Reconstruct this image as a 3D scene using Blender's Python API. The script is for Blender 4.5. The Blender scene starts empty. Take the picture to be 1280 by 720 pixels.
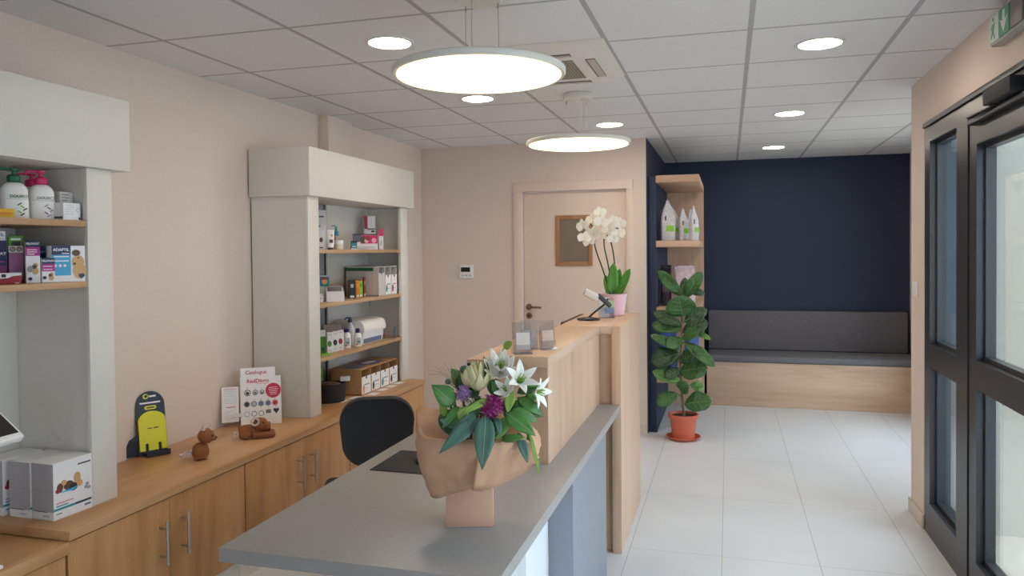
import bpy, bmesh, math, random
from math import sin, cos, pi, radians
from mathutils import Vector, Matrix, noise
random.seed(7)
S = bpy.context.scene
COL = S.collection

# ------------------------------------------------------------------ materials
def lin(h):
    h = h.lstrip('#'); c = [int(h[i:i+2], 16)/255 for i in (0, 2, 4)]
    return tuple(((x+.055)/1.055)**2.4 if x > .04045 else x/12.92 for x in c)
MATS = {}
def mat(name, hexc, rough=.5, metal=0., var=.06, scale=30., bump=0., spec=.5, emit=0., coat=0., alpha=None, stretch=None, ehex=None):
    if name in MATS: return MATS[name]
    m = bpy.data.materials.new(name); m.use_nodes = True
    nt = m.node_tree; N = nt.nodes; L = nt.links
    b = N['Principled BSDF']; c = lin(hexc)
    tc = N.new('ShaderNodeTexCoord'); mp = N.new('ShaderNodeMapping')
    L.new(tc.outputs['Object'], mp.inputs[0])
    if stretch: mp.inputs['Scale'].default_value = stretch
    nz = N.new('ShaderNodeTexNoise'); nz.inputs['Scale'].default_value = scale; nz.inputs['Detail'].default_value = 4
    L.new(mp.outputs[0], nz.inputs['Vector'])
    rp = N.new('ShaderNodeValToRGB')
    rp.color_ramp.elements[0].position = .3; rp.color_ramp.elements[1].position = .7
    rp.color_ramp.elements[0].color = (*[x*(1-var) for x in c], 1)
    rp.color_ramp.elements[1].color = (*[min(1, x*(1+var)) for x in c], 1)
    L.new(nz.outputs['Fac'], rp.inputs[0]); L.new(rp.outputs[0], b.inputs['Base Color'])
    b.inputs['Roughness'].default_value = rough; b.inputs['Metallic'].default_value = metal
    b.inputs['Specular IOR Level'].default_value = spec
    if coat: b.inputs['Coat Weight'].default_value = coat
    if bump:
        bp = N.new('ShaderNodeBump'); bp.inputs['Strength'].default_value = bump; bp.inputs['Distance'].default_value = .002
        L.new(nz.outputs['Fac'], bp.inputs['Height']); L.new(bp.outputs[0], b.inputs['Normal'])
    if emit:
        b.inputs['Emission Color'].default_value = (*lin(ehex or hexc), 1); b.inputs['Emission Strength'].default_value = emit
    MATS[name] = m; return m

def oak(name, axis, light='#d0b099', mid='#c8a78d', dark='#bd9b80', seed=0., rough=.45):
    if name in MATS: return MATS[name]
    m = bpy.data.materials.new(name); m.use_nodes = True
    nt = m.node_tree; N = nt.nodes; L = nt.links; b = N['Principled BSDF']
    tc = N.new('ShaderNodeTexCoord')
    def noise_tex(along, across, scale, detail, dist):
        mp = N.new('ShaderNodeMapping'); s = [across]*3; s[axis] = along
        mp.inputs['Scale'].default_value = s; mp.inputs['Location'].default_value = (seed, seed*1.7, seed*.6)
        L.new(tc.outputs['Object'], mp.inputs[0])
        n = N.new('ShaderNodeTexNoise'); n.inputs['Scale'].default_value = scale; n.inputs['Detail'].default_value = detail
        n.inputs['Distortion'].default_value = dist
        L.new(mp.outputs[0], n.inputs['Vector']); return n
    a = noise_tex(.4, 3.2, 1.6, 5, 1.3); f = noise_tex(1.2, 60, 3, 3, .2); k = noise_tex(1.6, 3.2, 1.7, 2, .6)
    rp = N.new('ShaderNodeValToRGB'); cr = rp.color_ramp
    cr.elements[0].position = .26; cr.elements[0].color = (*lin(dark), 1)
    cr.elements[1].position = .68; cr.elements[1].color = (*lin(light), 1)
    e = cr.elements.new(.47); e.color = (*lin(mid), 1)
    L.new(a.outputs['Fac'], rp.inputs[0])
    fr = N.new('ShaderNodeValToRGB'); fr.color_ramp.elements[0].position = .35; fr.color_ramp.elements[1].position = .6
    fr.color_ramp.elements[0].color = (.92, .91, .89, 1); fr.color_ramp.elements[1].color = (1, 1, 1, 1)
    L.new(f.outputs['Fac'], fr.inputs[0])
    kr = N.new('ShaderNodeValToRGB'); kr.color_ramp.elements[0].position = .25; kr.color_ramp.elements[1].position = .36
    kr.color_ramp.elements[0].color = (.80, .75, .70, 1); kr.color_ramp.elements[1].color = (1, 1, 1, 1)
    L.new(k.outputs['Fac'], kr.inputs[0])
    def mul(x, y):
        mx = N.new('ShaderNodeMix'); mx.data_type = 'RGBA'; mx.blend_type = 'MULTIPLY'; mx.inputs[0].default_value = 1
        L.new(x, mx.inputs[6]); L.new(y, mx.inputs[7]); return mx.outputs[2]
    col = mul(mul(rp.outputs[0], fr.outputs[0]), kr.outputs[0])
    L.new(col, b.inputs['Base Color']); b.inputs['Roughness'].default_value = rough
    bp = N.new('ShaderNodeBump'); bp.inputs['Strength'].default_value = .15; bp.inputs['Distance'].default_value = .001
    L.new(f.outputs['Fac'], bp.inputs['Height']); L.new(bp.outputs[0], b.inputs['Normal'])
    MATS[name] = m; return m

def grid_mat(name, base, line, x0, y0, sx, sy, wx, wy, rough, var, nscale, bump, coat=0., var2=0.):
    """square tiles: joints drawn where the object's own x / y falls on the joint"""
    m = bpy.data.materials.new(name); m.use_nodes = True
    nt = m.node_tree; N = nt.nodes; L = nt.links; b = N['Principled BSDF']
    tc = N.new('ShaderNodeTexCoord'); sp = N.new('ShaderNodeSeparateXYZ'); L.new(tc.outputs['Object'], sp.inputs[0])
    def joint(sock, o, s, w):
        a = N.new('ShaderNodeMath'); a.operation = 'SUBTRACT'; L.new(sock, a.inputs[0]); a.inputs[1].default_value = o - s/2
        f = N.new('ShaderNodeMath'); f.operation = 'FLOORED_MODULO'; L.new(a.outputs[0], f.inputs[0]); f.inputs[1].default_value = s
        c = N.new('ShaderNodeMath'); c.operation = 'SUBTRACT'; L.new(f.outputs[0], c.inputs[0]); c.inputs[1].default_value = s/2
        d = N.new('ShaderNodeMath'); d.operation = 'ABSOLUTE'; L.new(c.outputs[0], d.inputs[0])
        e = N.new('ShaderNodeMath'); e.operation = 'LESS_THAN'; L.new(d.outputs[0], e.inputs[0]); e.inputs[1].default_value = w/2
        return e.outputs[0]
    jx = joint(sp.outputs[0], x0, sx, wx); jy = joint(sp.outputs[1], y0, sy, wy)
    mx = N.new('ShaderNodeMath'); mx.operation = 'MAXIMUM'; L.new(jx, mx.inputs[0]); L.new(jy, mx.inputs[1])
    nz = N.new('ShaderNodeTexNoise'); nz.inputs['Scale'].default_value = nscale; nz.inputs['Detail'].default_value = 6
    L.new(tc.outputs['Object'], nz.inputs['Vector'])
    rp = N.new('ShaderNodeValToRGB'); c = lin(base)
    rp.color_ramp.elements[0].position = .3; rp.color_ramp.elements[1].position = .7
    rp.color_ramp.elements[0].color = (*[x*(1-var) for x in c], 1); rp.color_ramp.elements[1].color = (*[min(1, x*(1+var)) for x in c], 1)
    L.new(nz.outputs['Fac'], rp.inputs[0])
    mix = N.new('ShaderNodeMix'); mix.data_type = 'RGBA'; L.new(mx.outputs[0], mix.inputs[0]); L.new(rp.outputs[0], mix.inputs[6])
    mix.inputs[7].default_value = (*lin(line), 1); L.new(mix.outputs[2], b.inputs['Base Color'])
    b.inputs['Roughness'].default_value = rough
    bp = N.new('ShaderNodeBump'); bp.inputs['Strength'].default_value = bump; bp.inputs['Distance'].default_value = .002
    sub = N.new('ShaderNodeMath'); sub.operation = 'SUBTRACT'; L.new(nz.outputs['Fac'], sub.inputs[0]); L.new(mx.outputs[0], sub.inputs[1])
    L.new(sub.outputs[0], bp.inputs['Height']); L.new(bp.outputs[0], b.inputs['Normal'])
    MATS[name] = m; return m

def glass_mat(name, tint='#f2f7f7', k=1.0, rough=.0):
    m = bpy.data.materials.new(name); m.use_nodes = True
    nt = m.node_tree; N = nt.nodes; L = nt.links; N.remove(N['Principled BSDF'])
    tr = N.new('ShaderNodeBsdfTransparent'); tr.inputs[0].default_value = (*lin(tint), 1)
    gl = N.new('ShaderNodeBsdfGlossy'); gl.inputs['Roughness'].default_value = rough
    fr = N.new('ShaderNodeLayerWeight'); fr.inputs[0].default_value = .5
    pw = N.new('ShaderNodeMath'); pw.operation = 'POWER'; pw.inputs[1].default_value = 5; L.new(fr.outputs['Facing'], pw.inputs[0])
    mu = N.new('ShaderNodeMath'); mu.operation = 'MULTIPLY_ADD'; mu.use_clamp = True; mu.inputs[1].default_value = .96*k; mu.inputs[2].default_value = .04*k
    L.new(pw.outputs[0], mu.inputs[0])
    ms = N.new('ShaderNodeMixShader'); L.new(mu.outputs[0], ms.inputs[0]); L.new(tr.outputs[0], ms.inputs[1]); L.new(gl.outputs[0], ms.inputs[2])
    L.new(ms.outputs[0], N['Material Output'].inputs[0])
    MATS[name] = m; return m

PINK = mat('wall_paint_rose_beige', '#dacbc1', .85, var=.02, scale=60, bump=.05)
NAVY = mat('wall_paint_navy', '#28334b', .75, var=.03, scale=60, bump=.05)
WHITEP = mat('paint_white', '#e6e2dc', .7, var=.02)
CEIL = grid_mat('ceiling_tiles', '#dddcde', '#adacad', .693, 3.304, .6, .6, .022, .018, .9, .03, 90, .15)
FLOOR = grid_mat('floor_tiles', '#d3d6db', '#acadae', -.033, .2, .447, .9, .004, .003, .38, .035, 2.2, .06)
OAKX = oak('oak_grain_x', 0); OAKY = oak('oak_grain_y', 1, seed=3.1); OAKZ = oak('oak_grain_z', 2, seed=1.3)
OAKD = oak('oak_cabinet_door', 2, '#c99b69', '#b98858', '#966a41', seed=5.2)
OAKT = oak('oak_worktop', 1, '#cba276', '#bd9164', '#a3784e', seed=2.2, rough=.35)
OAKE = oak('oak_shelf_edge', 1, '#c4a281', '#b8946f', '#a5825d', seed=4.2)
MEL = mat('melamine_white', '#d6d2cb', .45, var=.015)
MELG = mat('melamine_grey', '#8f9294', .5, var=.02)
DESK = mat('desk_laminate_grey', '#989593', .42, var=.04, scale=120)
DESKP = mat('desk_panel_grey', '#858891', .5, var=.03)
WHITEPAN = mat('panel_white', '#e3e8ee', .35, var=.01)
ALU = mat('anthracite_aluminium', '#36383d', .32, .35, var=.05, scale=80)
BLACK = mat('black_plastic', '#17181b', .4, var=.1)
BLACKM = mat('black_matte', '#1b1b1e', .7, var=.1, scale=120)
STEEL = mat('brushed_steel', '#b9b6b0', .3, .9, var=.06, scale=60, stretch=(1, 1, 12))
STEELD = mat('dark_bronze_steel', '#8a7a66', .35, .8, var=.06)
GLASS = glass_mat('window_glass', k=1.5)
ACRYL = glass_mat('clear_acrylic', '#f6f8fb', k=2.2, rough=.03)
FROST = mat('door_pane_smoked', '#7f7266', .12, var=.05, scale=8)
FABG = mat('bench_fabric_grey', '#68646a', .95, var=.35, scale=260, bump=.4)
FABS = mat('bench_seat_fabric', '#6d6d72', .95, var=.35, scale=260, bump=.4)
FABC = mat('chair_fabric_charcoal', '#33353a', .92, var=.25, scale=320, bump=.3)
WHITE = mat('white_plastic', '#e9e9e7', .35, var=.01)
CARD = mat('white_carton', '#e4e4e6', .5, var=.02)
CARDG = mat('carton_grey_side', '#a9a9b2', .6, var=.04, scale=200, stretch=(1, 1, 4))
KRAFT = mat('kraft_cardboard', '#b88f66', .8, var=.07, scale=60, bump=.1)
LAMPON = mat('lamp_diffuser_warm', '#fff3dc', .5, var=0, emit=3.4, ehex='#ffdda0')
DOWNON = mat('downlight_diffuser', '#fff8ee', .5, var=0, emit=66.0, ehex='#ffedd8')
LAMPRIM = mat('lamp_rim_white', '#d8d6d0', .45, var=.01)
STUCCO = mat('outside_stucco', '#a9a9a0', .95, var=.09, scale=160, bump=.6)
TERR = mat('outside_terrace_tiles', '#c2b9ae', .8, var=.06, scale=5)

# ------------------------------------------------------------------ mesh builder
class MB:
    def __init__(self, *mats):
        self.bm = bmesh.new(); self.mats = list(mats)
    def mi(self, m):
        if m is None: return 0
        if m not in self.mats: self.mats.append(m)
        return self.mats.index(m)
    def _mark(self, faces, m):
        i = self.mi(m)
        for f in faces: f.material_index = i
    def obox(self, M, size, m=None, bev=0., seg=2, taper=None):
        r = bmesh.ops.create_cube(self.bm, size=1.)
        vs = r['verts']
        for v in vs:
            if taper and v.co.z > 0: v.co.x *= taper[0]; v.co.y *= taper[1]
            v.co = Vector((v.co.x*size[0], v.co.y*size[1], v.co.z*size[2]))
        fs = list({f for v in vs for f in v.link_faces}); self._mark(fs, m)
        if bev > 0:
            es = list({e for v in vs for e in v.link_edges})
            rr = bmesh.ops.bevel(self.bm, geom=es, offset=bev, segments=seg, affect='EDGES', profile=.5)
            fs = [f for f in rr['faces']]; self._mark(fs, m)
            vs = list({v for v in self.bm.verts if v in set(rr['verts'])} | {v for v in vs if v.is_valid})
            allv = set(vs)
            for f in fs: allv.update(f.verts)
            vs = list(allv)
        for v in vs: v.co = M @ v.co
        return self
    def box(self, x0, x1, y0, y1, z0, z1, m=None, bev=0., seg=2):
        return self.obox(Matrix.Translation(((x0+x1)/2, (y0+y1)/2, (z0+z1)/2)), (abs(x1-x0), abs(y1-y0), abs(z1-z0)), m, bev, seg)
    def cyl(self, p0, p1, r0, r1=None, m=None, seg=20):
        p0 = Vector(p0); p1 = Vector(p1); d = p1-p0; r1 = r0 if r1 is None else r1
        q = d.to_track_quat('Z', 'Y').to_matrix().to_4x4()
        r = bmesh.ops.create_cone(self.bm, cap_ends=True, segments=seg, radius1=max(r0, 1e-5), radius2=max(r1, 1e-5), depth=d.length,
                                  matrix=Matrix.Translation((p0+p1)/2) @ q)
        self._mark({f for v in r['verts'] for f in v.link_faces}, m); return self
    def ball(self, c, r, m=None, sub=2, sc=(1, 1, 1), M=None):
        mm = Matrix.Translation(c) @ (M or Matrix()) @ Matrix.Diagonal((*sc, 1))
        rr = bmesh.ops.create_icosphere(self.bm, subdivisions=sub, radius=r, matrix=mm)
        self._mark({f for v in rr['verts'] for f in v.link_faces}, m); return self
    def lathe(self, prof, c=(0, 0, 0), m=None, seg=28, sc=(1, 1), cap=True):
        c = Vector(c); rings = []
        for r, z in prof:
            rings.append([self.bm.verts.new(c+Vector((cos(2*pi*k/seg)*r*sc[0], sin(2*pi*k/seg)*r*sc[1], z))) for k in range(seg)])
        fs = []
        for a, b in zip(rings, rings[1:]):
            for k in range(seg):
                fs.append(self.bm.faces.new((a[k], a[(k+1) % seg], b[(k+1) % seg], b[k])))
        if cap:
            fs.append(self.bm.faces.new(rings[0][::-1])); fs.append(self.bm.faces.new(rings[-1]))
        self._mark(fs, m); return self
    def tube(self, pts, r, m=None, seg=8, smooth=True):
        pts = [Vector(p) for p in pts]
        if smooth and len(pts) > 2: pts = spline(pts, 5)
        n = len(pts); rr = r if callable(r) else (lambda t: r)
        rings = []; up = Vector((.3, .2, 1)).normalized()
        for i, p in enumerate(pts):
            t = (pts[min(i+1, n-1)]-pts[max(i-1, 0)]).normalized()
            a = t.cross(up)
            if a.length < 1e-3: a = t.cross(Vector((1, 0, 0)))
            a.normalize(); b = a.cross(t).normalized(); R = rr(i/(n-1))
            rings.append([self.bm.verts.new(p+(a*cos(2*pi*k/seg)+b*sin(2*pi*k/seg))*R) for k in range(seg)])
        fs = []
        for a, b in zip(rings, rings[1:]):
            for k in range(seg): fs.append(self.bm.faces.new((a[k], a[(k+1) % seg], b[(k+1) % seg], b[k])))
        fs.append(self.bm.faces.new(rings[0][::-1])); fs.append(self.bm.faces.new(rings[-1]))
        self._mark(fs, m); return self
    def prism(self, poly, M, depth, m=None):
        """poly in the frame's xy, extruded along +z of M"""
        a = [self.bm.verts.new(M @ Vector((x, y, 0))) for x, y in poly]
        b = [self.bm.verts.new(M @ Vector((x, y, depth))) for x, y in poly]
        n = len(poly); fs = [self.bm.faces.new(a[::-1]), self.bm.faces.new(b)]
        for k in range(n): fs.append(self.bm.faces.new((a[k], a[(k+1) % n], b[(k+1) % n], b[k])))
        self._mark(fs, m); return self
    def sheet(self, grid, m=None, closed=False):
        vs = [[self.bm.verts.new(Vector(p)) for p in row] for row in grid]; fs = []
        for a, b in zip(vs, vs[1:]):
            n = len(a)
            for k in range(n if closed else n-1):
                fs.append(self.bm.faces.new((a[k], a[(k+1) % n], b[(k+1) % n], b[k])))
        self._mark(fs, m); return self
    def text(self, s, M, size, m=None, align='CENTER', ext=.0002, bold=0., wscale=1.):
        cu = bpy.data.curves.new('tmp', 'FONT'); cu.body = s; cu.size = size; cu.align_x = align; cu.align_y = 'CENTER'
        cu.extrude = ext; cu.offset = bold; cu.resolution_u = 3
        ob = bpy.data.objects.new('tmp', cu); COL.objects.link(ob)
        dg = bpy.context.evaluated_depsgraph_get(); dg.update()
        me = bpy.data.meshes.new_from_object(ob.evaluated_get(dg))
        n0 = len(self.bm.verts); f0 = len(self.bm.faces)
        me.transform(M @ Matrix.Diagonal((wscale, 1, 1, 1)))
        self.bm.from_mesh(me); self.bm.faces.ensure_lookup_table()
        self._mark(self.bm.faces[f0:], m)
        bpy.data.objects.remove(ob); bpy.data.curves.remove(cu); bpy.data.meshes.remove(me); return self
    def build(self, name, parent=None, loc=None, world=True, sharp=38, solid=None, sub=0):
        """world=True: coordinates are world ones, made relative to the thing's own place"""
        root = parent
        while root is not None and root.parent is not None: root = root.parent
        off = Vector(loc) if loc is not None and parent is None else (root.location.copy() if root is not None else Vector())
        if world and off.length:
            for v in self.bm.verts: v.co -= off
        bmesh.ops.recalc_face_normals(self.bm, faces=self.bm.faces[:]) if not solid else None
        lim = radians(sharp)
        for e in self.bm.edges:
            if len(e.link_faces) == 2 and e.calc_face_angle(0) > lim: e.smooth = False
        for f in self.bm.faces: f.smooth = True
        me = bpy.data.meshes.new(name); self.bm.to_mesh(me); self.bm.free()
        for m in self.mats: me.materials.append(m)
        o = bpy.data.objects.new(name, me); COL.objects.link(o)
        if parent is not None: o.parent = parent
        elif loc is not None: o.location = loc
        if solid:
            md = o.modifiers.new('thickness', 'SOLIDIFY'); md.thickness = solid; md.offset = 0
        if sub:
            md = o.modifiers.new('smooth', 'SUBSURF'); md.levels = sub; md.render_levels = sub
        return o

def spline(pts, n=6):
    P = [pts[0]*2-pts[1]]+list(pts)+[pts[-1]*2-pts[-2]]; out = []
    for i in range(1, len(P)-2):
        a, b, c, d = P[i-1:i+3]
        for k in range(n):
            t = k/n
            out.append(.5*((2*b)+(c-a)*t+(2*a-5*b+4*c-d)*t*t+(3*b-a-3*c+d)*t**3))
    out.append(P[-2]); return out

def thing(name, label, cat, loc=(0, 0, 0), rz=0., group=None):
    o = bpy.data.objects.new(name, None); COL.objects.link(o); o.empty_display_size = .05
    o.location = loc; o.rotation_euler = (0, 0, rz); tag(o, label, cat, group); return o
def tag(o, label, cat, group=None):
    o['label'] = label; o['category'] = cat
    if group: o['group'] = group
    return o
def struct(o): o['kind'] = 'structure'; return o
def plabel(o, label): o['label'] = label; return o
def copy_tree(o, parent=None):
    c = o.copy(); COL.objects.link(c)
    if parent is not None: c.parent = parent
    for ch in [x for x in bpy.data.objects if x.parent == o]: copy_tree(ch, c)
    return c
def T(x, y, z): return Matrix.Translation((x, y, z))
def RX(a): return Matrix.Rotation(a, 4, 'X')
def RY(a): return Matrix.Rotation(a, 4, 'Y')
def RZ(a): return Matrix.Rotation(a, 4, 'Z')
def frame(o, x, y):
    x = Vector(x).normalized(); y = Vector(y).normalized(); z = x.cross(y).normalized(); y = z.cross(x)
    M = Matrix.Identity(4)
    for i in range(3): M[i][0] = x[i]; M[i][1] = y[i]; M[i][2] = z[i]; M[i][3] = o[i]
    return M
FRONT = lambda x, y, z: frame((x, y, z), (1, 0, 0), (0, 0, 1))      # a face looking towards -y
EAST = lambda x, y, z: frame((x, y, z), (0, 1, 0), (0, 0, 1))       # a face looking towards +x
WEST = lambda x, y, z: frame((x, y, z), (0, -1, 0), (0, 0, 1))      # a face looking towards -x

# ------------------------------------------------------------------ camera
cam_d = bpy.data.cameras.new('camera'); cam = bpy.data.objects.new('camera', cam_d); COL.objects.link(cam)
cam_d.sensor_width = 36; cam_d.lens = 36*944.87/1280; cam_d.shift_y = -(360-331.92)/1280
yaw, pit, rol = .27833, .018844, -.0093166
fwd = Vector((-sin(yaw), cos(yaw), 0)); rt = Vector((cos(yaw), sin(yaw), 0)); up = Vector((0, 0, 1))
f2 = fwd*cos(pit)-up*sin(pit); u2 = up*cos(pit)+fwd*sin(pit)
r3 = rt*cos(rol)+u2*sin(rol); u3 = u2*cos(rol)-rt*sin(rol)
Mc = Matrix.Identity(4)
for i in range(3): Mc[i][0] = r3[i]; Mc[i][1] = u3[i]; Mc[i][2] = -f2[i]
Mc[2][3] = 1.5
cam.matrix_world = Mc; cam_d.clip_start = .02; S.camera = cam

# ------------------------------------------------------------------ room shell
CH = 2.41
YB = -2.6           # front wall behind the camera
XL, XR = -2.6, 1.0
b = MB(FLOOR); b.box(XL-.2, 1.07, YB-.1, 8.3, -.12, 0); b.box(1.07, 1.9, 4.74, 8.3, -.12, 0); struct(b.build('floor'))
b = MB(CEIL); b.box(XL-.2, 1.25, YB-.1, 8.3, CH, CH+.15); b.box(1.25, 1.9, 4.6, 8.3, CH, CH+.15); struct(b.build('ceiling'))
b = MB(PINK); b.box(XL-.2, XL, YB-.1, 6.4, 0, CH); struct(b.build('wall_left'))
b = MB(PINK); b.box(XL, XL+.075, 4.47, 4.80, 2.095, CH, bev=.003); struct(b.build('trim_2'))
# rose-beige wall with the inner door: opening from -1.755 to -.743
b = MB(PINK)
b.box(XL, -1.75, 6.21, 6.36, 0, CH); b.box(-.75, -.637, 6.21, 6.36, 0, CH); b.box(-1.75, -.75, 6.21, 6.36, 2.07, CH)
struct(b.build('wall_back'))
b = MB(NAVY); b.box(-.78, -.632, 6.362, 8.3, 0, CH); b.box(-.637, -.6315, 6.215, 6.362, 0, CH); struct(b.build('wall_alcove_left'))
b = MB(NAVY); b.box(-.632, 1.9, 8.08, 8.3, 0, CH); struct(b.build('wall_alcove_back'))
b = MB(WHITEP)                                                # with an unseen window added to bring daylight into the alcove
b.box(1.69, 1.9, 4.75, 5.2, 0, CH); b.box(1.69, 1.9, 7.0, 8.08, 0, CH); b.box(1.69, 1.9, 5.2, 7.0, 0, .25); b.box(1.69, 1.9, 5.2, 7.0, 2.15, CH); struct(b.build('wall_alcove_right'))
w4 = MB(ALU)
for a in ((5.2, 5.26, .25, 2.15), (6.94, 7.0, .25, 2.15), (6.07, 6.13, .25, 2.15), (5.26, 6.94, .25, .31), (5.26, 6.94, 2.09, 2.15)): w4.box(1.78, 1.84, *a)
w4 = struct(w4.build('window_alcove_added')); MB(GLASS).box(1.807, 1.813, 5.24, 6.96, .29, 2.11).build('glass', w4)
b = MB(PINK, STUCCO); b.box(1.0, 1.14, 4.45, 4.745, 0, CH); b.box(1.14, 1.9, 4.62, 4.745, 0, CH)
b.box(1.0, 1.14, .9, 4.45, 2.152, CH); b.box(1.0, 1.14, YB-.1, .9, 0, CH)
struct(b.build('wall_right'))
b = MB(PINK); b.box(XL, -.85, YB-.1, YB, 0, CH); b.box(-.85, .8, YB-.1, YB, 2.25, CH); b.box(.8, 1.14, YB-.1, YB, 0, CH); struct(b.build('wall_front'))
wf = MB(ALU)  # unseen front window, added and sized for the daylight it lets in
for x in (-.815, -.02, .77): wf.box(x-.035, x+.035, YB-.08, YB-.02, 0.06, 2.19)
wf.box(-.85, .8, YB-.08, YB-.02, 0, .06); wf.box(-.85, .8, YB-.08, YB-.02, 2.19, 2.25)
wf = struct(wf.build('window_front_added')); MB(GLASS).box(-.85, .8, YB-.055, YB-.045, .06, 2.19).build('glass', wf)
# baseboards
SKIRT = mat('skirting_tile', '#cfc6bb', .5, var=.03)
struct(MB(SKIRT).box(-2.1, -1.757, 6.198, 6.209, .001, .075).build('baseboard_back'))
b = MB(SKIRT); b.box(-.742, -.637, 6.198, 6.209, .001, .075); struct(b.build('baseboard_pier'))
b = MB(SKIRT); b.box(.988, .999, 4.445, 4.745, .001, .075, bev=.002); b.box(.988, 1.6, 4.746, 4.757, .001, .075); struct(b.build('baseboard_right'))
struct(MB(SKIRT).box(XL+.001, XL+.012, 5.1, 6.2, .001, .075).build('baseboard_left'))

# inner door: leaf, casing, little framed window, lever handle
d1 = MB(PINK); d1.box(-1.672, -.802, 6.235, 6.275, .008, 2.0, bev=.002)
d1 = struct(d1.build('door_1', loc=(-1.24, 6.235, 0)))
DOORP = mat('door_paint_beige', '#dccabd', .55, var=.015)
d1.data.materials[0] = DOORP
b = MB(DOORP)
for x0, x1 in ((-1.755, -1.677), (-.797, -.743)):
    b.box(x0, x1, 6.192, 6.34, .001, 2.075, bev=.004)
b.box(-1.755, -.743, 6.191, 6.34, 2.003, 2.078, bev=.004)
struct(b.build('door_casing'))
b = MB(oak('oak_door_window', 2, '#b58a62', '#a87b53', '#95683f'))
x0, x1, z0, z1, w = -1.397, -1.082, 1.372, 1.797, .036
b.box(x0, x0+w, 6.221, 6.2345, z0, z1, bev=.003); b.box(x1-w, x1, 6.221, 6.2345, z0, z1, bev=.003)
b.box(x0+w, x1-w, 6.221, 6.2345, z0, z0+w, bev=.003); b.box(x0+w, x1-w, 6.221, 6.2345, z1-w, z1, bev=.003)
b.build('window_frame', d1)
b = MB(FROST); b.box(x0+w-.002, x1-w+.002, 6.229, 6.2345, z0+w-.002, z1-w+.002); b.build('window_pane', d1)
b = MB(STEELD); b.cyl((-1.632, 6.234, 1.025), (-1.632, 6.222, 1.025), .026); b.cyl((-1.632, 6.222, 1.025), (-1.632, 6.185, 1.025), .009)
b.tube([(-1.632, 6.186, 1.025), (-1.60, 6.184, 1.025), (-1.515, 6.186, 1.022)], .009); b.build('handle', d1)
b = MB(STEELD); b.cyl((-1.632, 6.234, .95), (-1.632, 6.224, .95), .026); b.cyl((-1.632, 6.224, .95), (-1.632, 6.220, .95), .009, m=BLACK); b.build('lock', d1)

# ------------------------------------------------------------------ glazed entrance on the right
XF0, XF1, XG = 1.0, 1.075, 1.052
b = MB(ALU)
b.box(XF0, XF1, 4.335, 4.44, 0.0, 2.15)                    # jamb post
b.box(XF0, XF1, 3.70, 3.865, 0.0, 2.15)                    # mullion beside the leaf
b.box(XF0, XF1, 3.865, 4.335, 2.045, 2.15); b.box(XF0, XF1, 3.865, 4.335, .88, 1.0); b.box(XF0, XF1, 3.865, 4.335, 0, .17)
for z0, z1 in ((1.0, 2.045), (.17, .88)):                    # glazing beads
    for a in ((3.865, 3.883, z0, z1), (4.317, 4.335, z0, z1), (3.883, 4.317, z0, z0+.018), (3.883, 4.317, z1-.018, z1)):
        b.box(XF0+.03, XF1-.002, a[0], a[1], a[2], a[3])
w1 = struct(b.build('window_1', loc=(1.03, 4.1, 0)))
MB(GLASS).box(XG-.003, XG+.003, 3.87, 4.33, .175, .875).build('glass', w1)
MB(GLASS).box(XG-.003, XG+.003, 3.87, 4.33, 1.005, 2.04).build('glass', w1)
b = MB(ALU); b.box(XF0, XF1, .9, 3.70, 2.05, 2.15); b.box(XF0-.012, XF0, .9, 4.44, 2.125, 2.15, bev=.002); struct(b.build('door_header'))
# leaf
b = MB(ALU); y0, y1 = 2.66, 3.685
b.box(XF0+.004, XF1, 3.59, y1, .012, 2.04); b.box(XF0+.004, XF1, y0, y0+.095, .012, 2.04)
b.box(XF0+.004, XF1, y0+.095, 3.59, 1.93, 2.04); b.box(XF0+.004, XF1, y0+.095, 3.59, .90, 1.02); b.box(XF0+.004, XF1, y0+.095, 3.59, .012, .16)
for z0, z1 in ((1.02, 1.93), (.16, .90)):
    for a in ((3.572, 3.59, z0, z1), (y0+.095, y0+.113, z0, z1), (y0+.113, 3.572, z0, z0+.018), (y0+.113, 3.572, z1-.018, z1)):
        b.box(XF0+.034, XF1-.002, a[0], a[1], a[2], a[3])
d2 = struct(b.build('door_2', loc=(1.04, 3.68, 0)))
MB(GLASS).box(XG-.003, XG+.003, y0+.1, 3.585, .165, .895).build('glass', d2)
MB(GLASS).box(XG-.003, XG+.003, y0+.1, 3.585, 1.025, 1.925).build('glass', d2)
b = MB(STEEL); b.tube([(.995, 2.74, .85), (.95, 2.74, .87), (.95, 2.74, 1.25), (.995, 2.74, 1.27)], .013, smooth=False); b.build('handle', d2)
b = MB(ALU); b.box(XF0, XF1, 2.56, 2.65, 0, 2.05)
b.box(XF0, XF1, .9, .98, 0, 2.05)
b.box(XF0, XF1, .98, 2.56, 1.99, 2.05); b.box(XF0, XF1, .98, 2.56, 0, .12)
w3 = struct(b.build('window_3', loc=(1.03, 0, 0))); MB(GLASS).box(XG-.003, XG+.003, .95, 2.57, .11, 2.0).build('glass', w3)
# door closer on the header
t = thing('door_closer', 'black door closer box on the header above the glazed entrance door', 'door closer', (.985, 3.2, 2.04))
b = MB(BLACKM); b.box(.945, .998, 3.02, 3.31, 2.042, 2.098, bev=.004); b.build('body', t)
b = MB(ALU); b.box(.975, 1.003, 2.9, 3.62, 2.012, 2.034, bev=.003); plabel(b.build('slide_rail', t), 'grey slide rail along the top of the door leaf')
b = MB(BLACK); b.cyl((.965, 3.27, 2.042), (.965, 3.27, 2.034), .012); b.obox(T(.966, 3.40, 2.036) @ RZ(radians(2)), (.016, .3, .006)); b.build('arm', t)
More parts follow.
